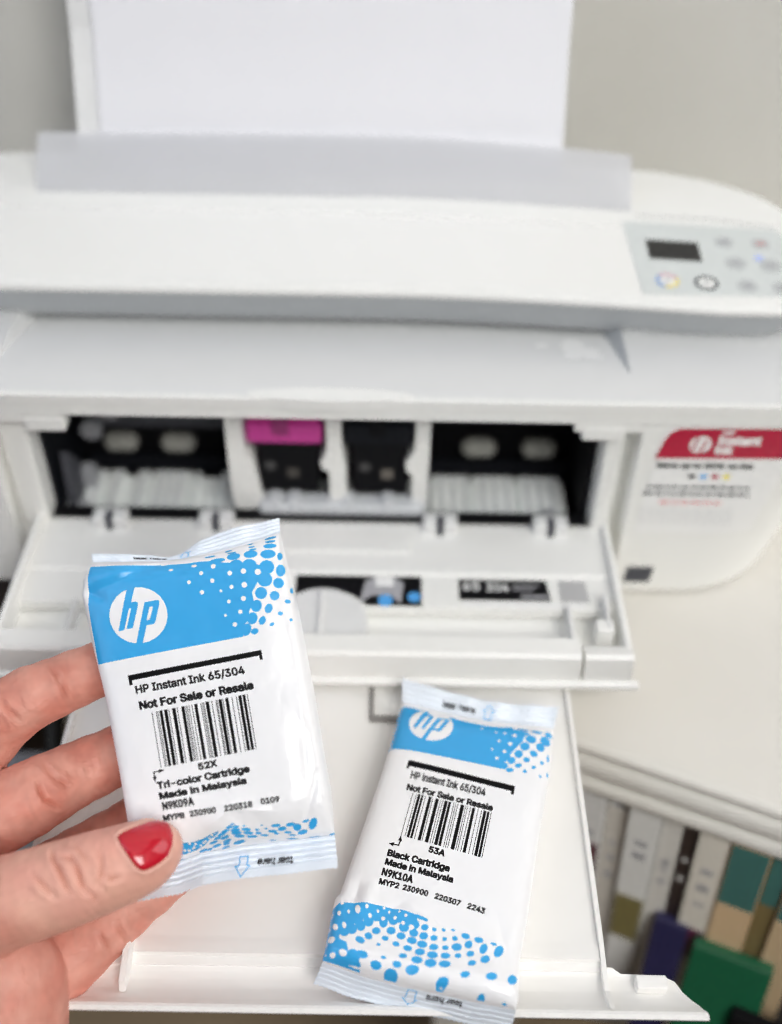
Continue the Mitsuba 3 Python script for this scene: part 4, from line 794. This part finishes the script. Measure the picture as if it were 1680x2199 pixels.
def fb(u, v, s, seed):
    return meshkit.fbm(np.stack([u / s, v / s, np.full_like(u, seed * 3.7)], 1), 3, seed) - 0.5


def disp1(u, v, x, y):
    top, bot = (1 - y) * 46, (1 + y) * 46
    h = 1.3 * fb(u, v, 20, 1) + 0.34 * fb(u, v, 7, 2) + 0.16 * fb(u, v, 2.8, 5) * np.clip(np.abs(x) * 2 - 0.7, 0, 1)
    h += 1.0 * np.exp(-top / 7) * fb(u, v * 0.25, 7, 3) + 1.1 * np.exp(-bot / 8) * fb(u, v * 0.25, 6, 4)
    h += ridge(u, v, (-30, 36), (-1, 43), 2.6, -1.7) + ridge(u, v, (-26, 41), (-6, 43), 3.0, 1.0, False)
    h += ridge(u, v, (3, -31), (-6, -37), 2.2, 1.1) + ridge(u, v, (2, -31.5), (14, -34.5), 1.5, 0.9) + ridge(u, v, (5, -36), (-2, -42), 2.5, 1.2)
    h += ridge(u, v, (26, -12), (24.5, -30), 2.0, -0.8) + ridge(u, v, (27, 2), (26, -16), 1.4, 0.5) + ridge(u, v, (29, -24), (22, -40), 1.6, -0.9)
    h += ridge(u, v, (18, 43), (24, 34), 1.5, -0.7) + ridge(u, v, (-32, 38), (-25, 33), 2.0, -1.3)
    return h


def disp2(u, v, x, y):
    top, bot = (1 - y) * 46, (1 + y) * 46
    h = 1.3 * fb(u, v, 20, 11) + 0.32 * fb(u, v, 7, 12) + 0.16 * fb(u, v, 2.8, 15) * np.clip(np.abs(x) * 2 - 0.7, 0, 1)
    h += 1.0 * np.exp(-top / 7) * fb(u, v * 0.25, 7, 13) + 0.8 * np.exp(-bot / 10) * fb(u, v * 0.3, 8, 14)
    h += ridge(u, v, (-17, -22), (-17, -34), 2.2, 0.9, False) + ridge(u, v, (-21, -22), (-20, -32), 1.6, -0.8) + ridge(u, v, (-6, -25), (6, -34), 2.0, 0.7) + ridge(u, v, (-6, -25), (-12, -33), 1.8, -0.6)
    h += ridge(u, v, (0, -27), (24, -36), 2.0, -0.5) + ridge(u, v, (20, -20), (27, -34), 1.6, -0.6)
    return h


def interp_bend(us, es, length, sign, lean=0.0):
    us, es = np.array(us, float), np.array(es, float)

    def f(u):
        c = np.clip(np.interp(u, us, es) / length, 0.05, 1)
        return c, sign * np.sqrt(1 - c * c), np.interp(u, [us[0], us[-1]], [-lean, 0.0]), 0.25 * np.sin(u * 0.55) + 0.35 * fb(u, u * 0, 9, 21)
    return f


film1 = Film(FR1, EDGE1, 9.0, 5.0, 7.5, 13, lambda y: 0 * y, disp1, 2.0, 1.7)
film1.rib = 0.42
film1.bend = dict(top=interp_bend([-31, -20, -12, -7, -3, 3, 9, 17, 28], [4.4, 4.0, 3.6, 2.6, 3.4, 5.6, 6.6, 6.7, 5.8], 8.0, -1.0, 0.25), bot=interp_bend([-30, 30], [8.2, 8.5], 10.4, 1.0))
pouch('ink_pouch', film1, ART1, 'sealed blue and white tri-color cartridge pouch held upright in the hand', 8.0, 10.2)
film2 = Film(FR2, EDGE2, 8.0, 5.0, 12, 6, lambda y: 3.0 * np.clip(-y, 0, 1) ** 6, disp2, 2.0, 2.2)
film2.rib = 0.36
film2.bend = dict(top=interp_bend([-31, -20, -10, 0, 10, 24], [5.2, 6.8, 7.6, 7.8, 7.8, 7.6], 8.2, 1.0, 0.2), bot=interp_bend([-30, 0, 33], [3.4, 3.2, 2.6], 9.0, -1.0, 0.25))
pouch('ink_pouch_001', film2, ART2, 'sealed blue and white black-cartridge pouch lying on the output tray', 8.2, 8.2)


def seal_print(key, film, which, A, arrow=None, tear=None):
    if arrow is not None:
        pa = clean(to_seal(film, arrow, which))
        ol = pa.difference(pa.buffer(-0.32))
        add('seal_arrow', mesh_of(flat2d(ol, 0.4), lambda q: film.seal_pt(q, which, 0.08)), 'mat_ink_blue', True, key)
    if tear is not None:
        add('seal_lettering', mesh_of(to_seal(film, np.concatenate([flat2d(place_text(t), 0.4) for t in tear]), which).reshape(-1, 3, 2), lambda q: film.seal_pt(q, which, 0.08)), 'mat_ink_black', False, key)


seal_print('ink_pouch', film1, 'bot', ART1, ART1['arrow'], ART1['tear'])
ARW = np.array([(-1.3, 0), (1.3, 0), (1.3, 2.6), (2.4, 2.6), (0, 5.2), (-2.4, 2.6), (-1.3, 2.6)])
for key, film, ux, ut0, ut1 in (('ink_pouch', film1, -2.0, -17.5, -7.5), ('ink_pouch_001', film2, 0.5, -15.5, -4)):
    pa = clean(ARW + [ux, 1.6])
    add('seal_arrow', mesh_of(flat2d(pa.difference(pa.buffer(-0.3)), 0.4), lambda q: film.seal_pt(q, 'top', 0.08)), 'mat_ink_blue', True, key)
    add('seal_lettering', mesh_of(words('tear here', ut0, ut1, 3.0, 2.2, 0.03, 0.4), lambda q: film.seal_pt(q, 'top', 0.08)), 'mat_ink_black', False, key)

pa = clean(ARW * [1.1, 1.15] + [3.0, 0.3])
add('seal_arrow', mesh_of(flat2d(pa.difference(pa.buffer(-0.3)), 0.4), lambda q: film2.seal_pt(q, 'bot', 0.1)), 'mat_ink_blue', True, 'ink_pouch_001')
add('seal_lettering', mesh_of(words('tear here', 0, 10.1, 0, 2.2, 0.02, 0.4) * [-1, 1] + [17.2, 0.9], lambda q: film2.seal_pt(q, 'bot', 0.1)), 'mat_ink_black', False, 'ink_pouch_001')

# ------------------------------------------------------------------ the hand


def round_cone(P, a, b, r1, r2):
    ba = b - a
    l2 = ba @ ba
    rr = r1 - r2
    a2 = l2 - rr * rr
    il2 = 1.0 / l2
    pa = P - a
    y = pa @ ba
    z = y - l2
    x2 = ((pa * l2 - y[:, None] * ba) ** 2).sum(1)
    y2, z2 = y * y * l2, z * z * l2
    k = np.sign(rr) * rr * rr * x2
    out = (np.sqrt(x2 * a2 * il2) + y * rr) * il2 - r1
    c1 = np.sign(z) * a2 * z2 > k
    c2 = ~c1 & (np.sign(y) * a2 * y2 < k)
    out[c1] = np.sqrt(x2[c1] + z2[c1]) * il2 - r2
    out[c2] = np.sqrt(x2[c2] + y2[c2]) * il2 - r1
    return out


def smin(a, b, k):
    h = np.clip(0.5 + 0.5 * (b - a) / k, 0, 1)
    return b * (1 - h) + a * h - k * h * (1 - h)


CH = {k: [(np.array(p[:3]), p[3]) for p in v] for k, v in HAND.items()}
DORSAL = np.array([0.20168, -0.50281, 0.84054])        # the way the back of the thumb faces


def curve(ch, n=4):
    """The chain's joints with softer bends: Catmull-Rom points between them."""
    P = np.array([np.append(p, r) for p, r in ch])
    Q = np.vstack([2 * P[0] - P[1], P, 2 * P[-1] - P[-2]])
    out = []
    for i in range(1, len(Q) - 2):
        for t in np.arange(n) / n:
            out.append(0.5 * (2 * Q[i] + (Q[i + 1] - Q[i - 1]) * t + (2 * Q[i - 1] - 5 * Q[i] + 4 * Q[i + 1] - Q[i + 2]) * t ** 2 + (3 * Q[i] - Q[i - 1] - 3 * Q[i + 1] + Q[i + 2]) * t ** 3))
    out.append(P[-1])
    return [(q[:3], q[3]) for q in out]


SMOOTH_CH = {k: curve(v, 2) for k, v in CH.items()}


def chain_sdf(P, ch, k=1.5):
    d = None
    for (a, ra), (b, rb) in zip(ch[:-1], ch[1:]):
        # far from a bone its bounding ball will do
        q = np.linalg.norm(P - (a + b) / 2, axis=1) - np.linalg.norm(b - a) / 2 - max(ra, rb)
        near = q < 7
        if near.any():
            q[near] = round_cone(P[near], a, b, ra, rb)
        d = q if d is None else smin(d, q, k)
    return d


def hand_sdf(P):
    fingers = None
    for nme in ('index', 'middle', 'ring', 'little'):
        q = chain_sdf(P, SMOOTH_CH[nme])
        fingers = q if fingers is None else smin(fingers, q, 1.2)
    palm = chain_sdf(P, SMOOTH_CH['palm'], 4)
    d = smin(fingers, palm, 6)
    # the thumb is a little flatter than round: squeezed along the line of sight
    th = chain_sdf(P, SMOOTH_CH['thumb'], 2)
    tn = chain_sdf(P, SMOOTH_CH['thenar'], 4)
    th = smin(th, tn, 2.5)
    return smin(d, th, 0.9)


def surface_nets(fn, lo, hi, h):
    n = np.ceil((hi - lo) / h).astype(int) + 1
    ax = [lo[k] + np.arange(n[k]) * h for k in range(3)]
    # coarse pass first, then only the cells near the skin
    G = np.full(n, 9.0)
    c = 4
    cn = np.ceil(n / c).astype(int)
    cc = np.stack(np.meshgrid(*[(np.arange(cn[k]) + 0.5) * c * h + lo[k] - h / 2 for k in range(3)], indexing='ij'), -1).reshape(-1, 3)
    cd = fn(cc).reshape(cn)
    near = np.abs(cd) < c * h * 1.9
    G = np.where(np.repeat(np.repeat(np.repeat(cd, c, 0), c, 1), c, 2)[:n[0], :n[1], :n[2]] < 0, -9.0, 9.0)
    mask = np.repeat(np.repeat(np.repeat(near, c, 0), c, 1), c, 2)[:n[0], :n[1], :n[2]]
    I = np.argwhere(mask)
    P = lo + I * h
    val = np.concatenate([fn(P[k:k + 400000]) for k in range(0, len(P), 400000)])
    G[mask] = val
    S = G < 0
    cell = np.zeros(n - 1, bool)
    cnt = np.zeros(n - 1, int)
    for a, b, d in np.ndindex(2, 2, 2):
        cnt += S[a:n[0] - 1 + a, b:n[1] - 1 + b, d:n[2] - 1 + d]
    cell = (cnt > 0) & (cnt < 8)
    vid = np.full(n - 1, -1)
    vid[cell] = np.arange(cell.sum())
    V = lo + (np.argwhere(cell) + 0.5) * h
    F = []
    for axis in range(3):
        s0 = [slice(1, -1)] * 3
        s0[axis] = slice(0, n[axis] - 1)
        s1 = list(s0)
        s1[axis] = slice(1, n[axis])
        A, B = S[tuple(s0)], S[tuple(s1)]
        e = np.argwhere(A != B)
        sg = A[A != B]
        off = np.array([1, 1, 1])
        off[axis] = 0
        e = e + off
        u_, w_ = (axis + 1) % 3, (axis + 2) % 3
        du, dw = np.eye(3, dtype=int)[u_], np.eye(3, dtype=int)[w_]
        q = [vid[tuple((e - x).T)] for x in (0 * du, du, du + dw, dw)]
        q = np.stack(q, 1)
        q[~sg] = q[~sg][:, ::-1]
        q = q[(q >= 0).all(1)]
        F += [q[:, [0, 1, 2]], q[:, [0, 2, 3]]]
    return V, np.vstack(F)


def grad(fn, P, e=0.2):
    tet = np.array([[1, -1, -1], [-1, -1, 1], [-1, 1, -1], [1, 1, 1.0]])
    g = sum(k * fn(P + e * k)[:, None] for k in tet)
    return g / (np.linalg.norm(g, axis=1, keepdims=True) + 1e-12)


allp = np.array([p for v in CH.values() for p, r in v])
lo = np.maximum(allp.min(0) - 20, [-215, -330, -30])
hi = allp.max(0) + 18
V, Fh = surface_nets(hand_sdf, lo, hi, 1.0)
for _ in range(2):
    V = V - grad(hand_sdf, V) * hand_sdf(V)[:, None]
hand_mesh = trimesh.Trimesh(V, Fh, process=True)
parts_ = hand_mesh.split(only_watertight=False)
hand_mesh = max(parts_, key=lambda m: len(m.faces))
# finer where the lens sees the skin
cen = hand_mesh.triangles_center
fine = np.nonzero((cen[:, 0] > -150) & (hand_mesh.face_normals @ DORSAL > -0.35))[0]
v2, f2 = trimesh.remesh.subdivide(np.array(hand_mesh.vertices), np.array(hand_mesh.faces), face_index=fine)
hand_mesh = trimesh.Trimesh(v2, f2, process=True)
V = np.array(hand_mesh.vertices)
for _ in range(1):
    V = V - grad(hand_sdf, V) * hand_sdf(V)[:, None] * 0.95
NV = grad(hand_sdf, V)


def polyline_dist(P, line, ax):
    """Distance to a line of points, measured across the direction ax."""
    Q = P - (P @ ax)[:, None] * ax
    L = np.array(line)
    along = (P - L.mean(0)) @ ax
    L = L - (L @ ax)[:, None] * ax
    d = np.full(len(P), 1e9)
    tt = np.zeros(len(P))
    for i in range(len(L) - 1):
        ab = L[i + 1] - L[i]
        t = np.clip(((Q - L[i]) @ ab) / (ab @ ab), 0, 1)
        q = np.linalg.norm(Q - L[i] - t[:, None] * ab, axis=1)
        up = q < d
        d = np.where(up, q, d)
        tt = np.where(up, (i + t) / (len(L) - 1), tt)
    return d, tt, along


facing = np.clip(NV @ DORSAL * 2.5, 0, 1)
groove = np.zeros(len(V))
for k, line in enumerate(CREASE):
    L3 = np.array(line)
    ax = -DORSAL
    d, t, al = polyline_dist(V, line, ax)
    w = 0.5 if k < 8 else 0.7
    ok = (np.abs(al) < 13) * facing * np.sin(np.clip(t, 0.03, 0.97) * np.pi) ** 0.5
    groove += ok * np.exp(-(d / w) ** 2) * (1.0 if k in (0, 1, 8, 9) else 0.55)
    groove -= ok * 0.35 * np.exp(-((d - 1.6) / 0.9) ** 2)
# the nail bed
nl = np.array(NAIL)
nc = nl.mean(0)
nax = DORSAL / np.linalg.norm(DORSAL)
ux = nl[8] - nl[16]
ux -= nax * (ux @ nax)
ux /= np.linalg.norm(ux)
uy = np.cross(nax, ux)
npoly = Polygon(np.stack([(nl - nc) @ ux, (nl - nc) @ uy], 1)).buffer(0.4).buffer(-0.4)
loc2 = np.stack([(V - nc) @ ux, (V - nc) @ uy], 1)
nearn = (np.abs(loc2).max(1) < 16) & (np.abs((V - nc) @ nax) < 12) & (NV @ nax > 0)
sd = np.full(len(V), 99.0)
pts_ = shapely.points(loc2[nearn])
sd[nearn] = np.where(shapely.contains(npoly, pts_), -1, 1) * shapely.distance(npoly.exterior, pts_)
fold = 0.42 * np.exp(-((sd - 0.7) / 0.55) ** 2) * (loc2[:, 0] < 4.5) - 0.35 * np.clip(-sd / 0.6, 0, 1) * (sd < 0)
lump = 0.5 * (meshkit.fbm(V / 9.0, 3, 5) - 0.5) + 0.28 * (meshkit.fbm(V / 2.4, 3, 6) - 0.5)
Vd = V + NV * (lump - 0.95 * np.clip(groove, -0.6, 1.2) + fold)[:, None]
hand_mesh.vertices = Vd
# colour of the skin: mottled, redder in the folds and towards the fingers
mot = meshkit.fbm(V / 13.0, 4, 8)[:, None]
mot2 = meshkit.fbm(V / 4.0, 3, 9)[:, None]
tipw = np.clip((V[:, :1] + 105) / 40, 0, 1)
mot = np.clip((mot - 0.35) / 0.3, 0, 1)
warm = np.array([0.74, 0.43, 0.32]) * (1 - mot) + np.array([0.71, 0.35, 0.275]) * mot
warm = warm * (1 - 0.5 * tipw) + 0.5 * tipw * np.array([0.70, 0.345, 0.27])
dist_thumb = chain_sdf(V, SMOOTH_CH['thumb'][:8], 2)
flush = np.clip((dist_thumb - 0.5) / 6, 0, 1)[:, None]
red = meshkit.fbm(V / 7.0, 3, 12)[:, None]
red = np.clip((red - 0.30) / 0.42, 0, 1)
fingers_ = (np.array([0.68, 0.325, 0.25]) * (1 - red) + np.array([0.605, 0.235, 0.175]) * red) * (0.88 + 0.24 * mot2)
warm = (warm * (1 - 0.3 * red) + 0.3 * red * np.array([0.71, 0.33, 0.265])) * (0.93 + 0.14 * mot2)
col = warm * (1 - flush) + fingers_ * flush
axis_ = V @ np.array([0.92, 0.24, 0.27])
lines_ = meshkit.noise(np.stack([axis_ / 0.9, (V @ np.array([-0.3, 0.7, -0.6])) / 5.0, V[:, 2] / 9.0], 1), 15)[:, None]
col = col * (0.95 + 0.10 * lines_)
g = np.clip(groove, 0, 1)[:, None]
col = col * (1 - 0.75 * g) + np.array([0.44, 0.12, 0.07]) * 0.75 * g
cut = np.clip(1 - np.abs(sd - 0.5) / 0.7, 0, 1)[:, None]
col = col * (1 - 0.35 * cut) + np.array([0.80, 0.55, 0.46]) * 0.35 * cut
labels['hand'] = dict(label='left hand with glossy red thumbnail gripping the upright pouch', category='hand')
add('skin', hand_mesh, 'mat_skin', True, 'hand', color=np.clip(col, 0, 1))
# nail plate
gxy = np.arange(-13, 13.01, 0.35)
GX, GY = [q.ravel() for q in np.meshgrid(gxy, gxy, indexing='ij')]
tn_ = flat2d(npoly.buffer(-0.02), 0.7)


def nail_pt(q):
    P = nc + q[:, :1] * ux + q[:, 1:] * uy + 22 * nax
    for _ in range(40):
        P = P - nax * np.clip(hand_sdf(P), -2, 6)[:, None] * 0.9
    e = np.clip(shapely.distance(npoly.exterior, shapely.points(q)) / 1.3, 0, 1)
    hgt = 0.25 + 0.75 * np.sqrt(1 - (1 - e) ** 2)
    return P + nax * (hgt + 0.12 * (meshkit.fbm(np.column_stack([q / 3.5, q[:, 0] * 0]), 2, 3) - 0.5))[:, None]


nm = mesh_of(tn_, nail_pt)
add('thumb_nail', nm, 'mat_nail', True, 'hand', label='thumbnail with glossy red polish')
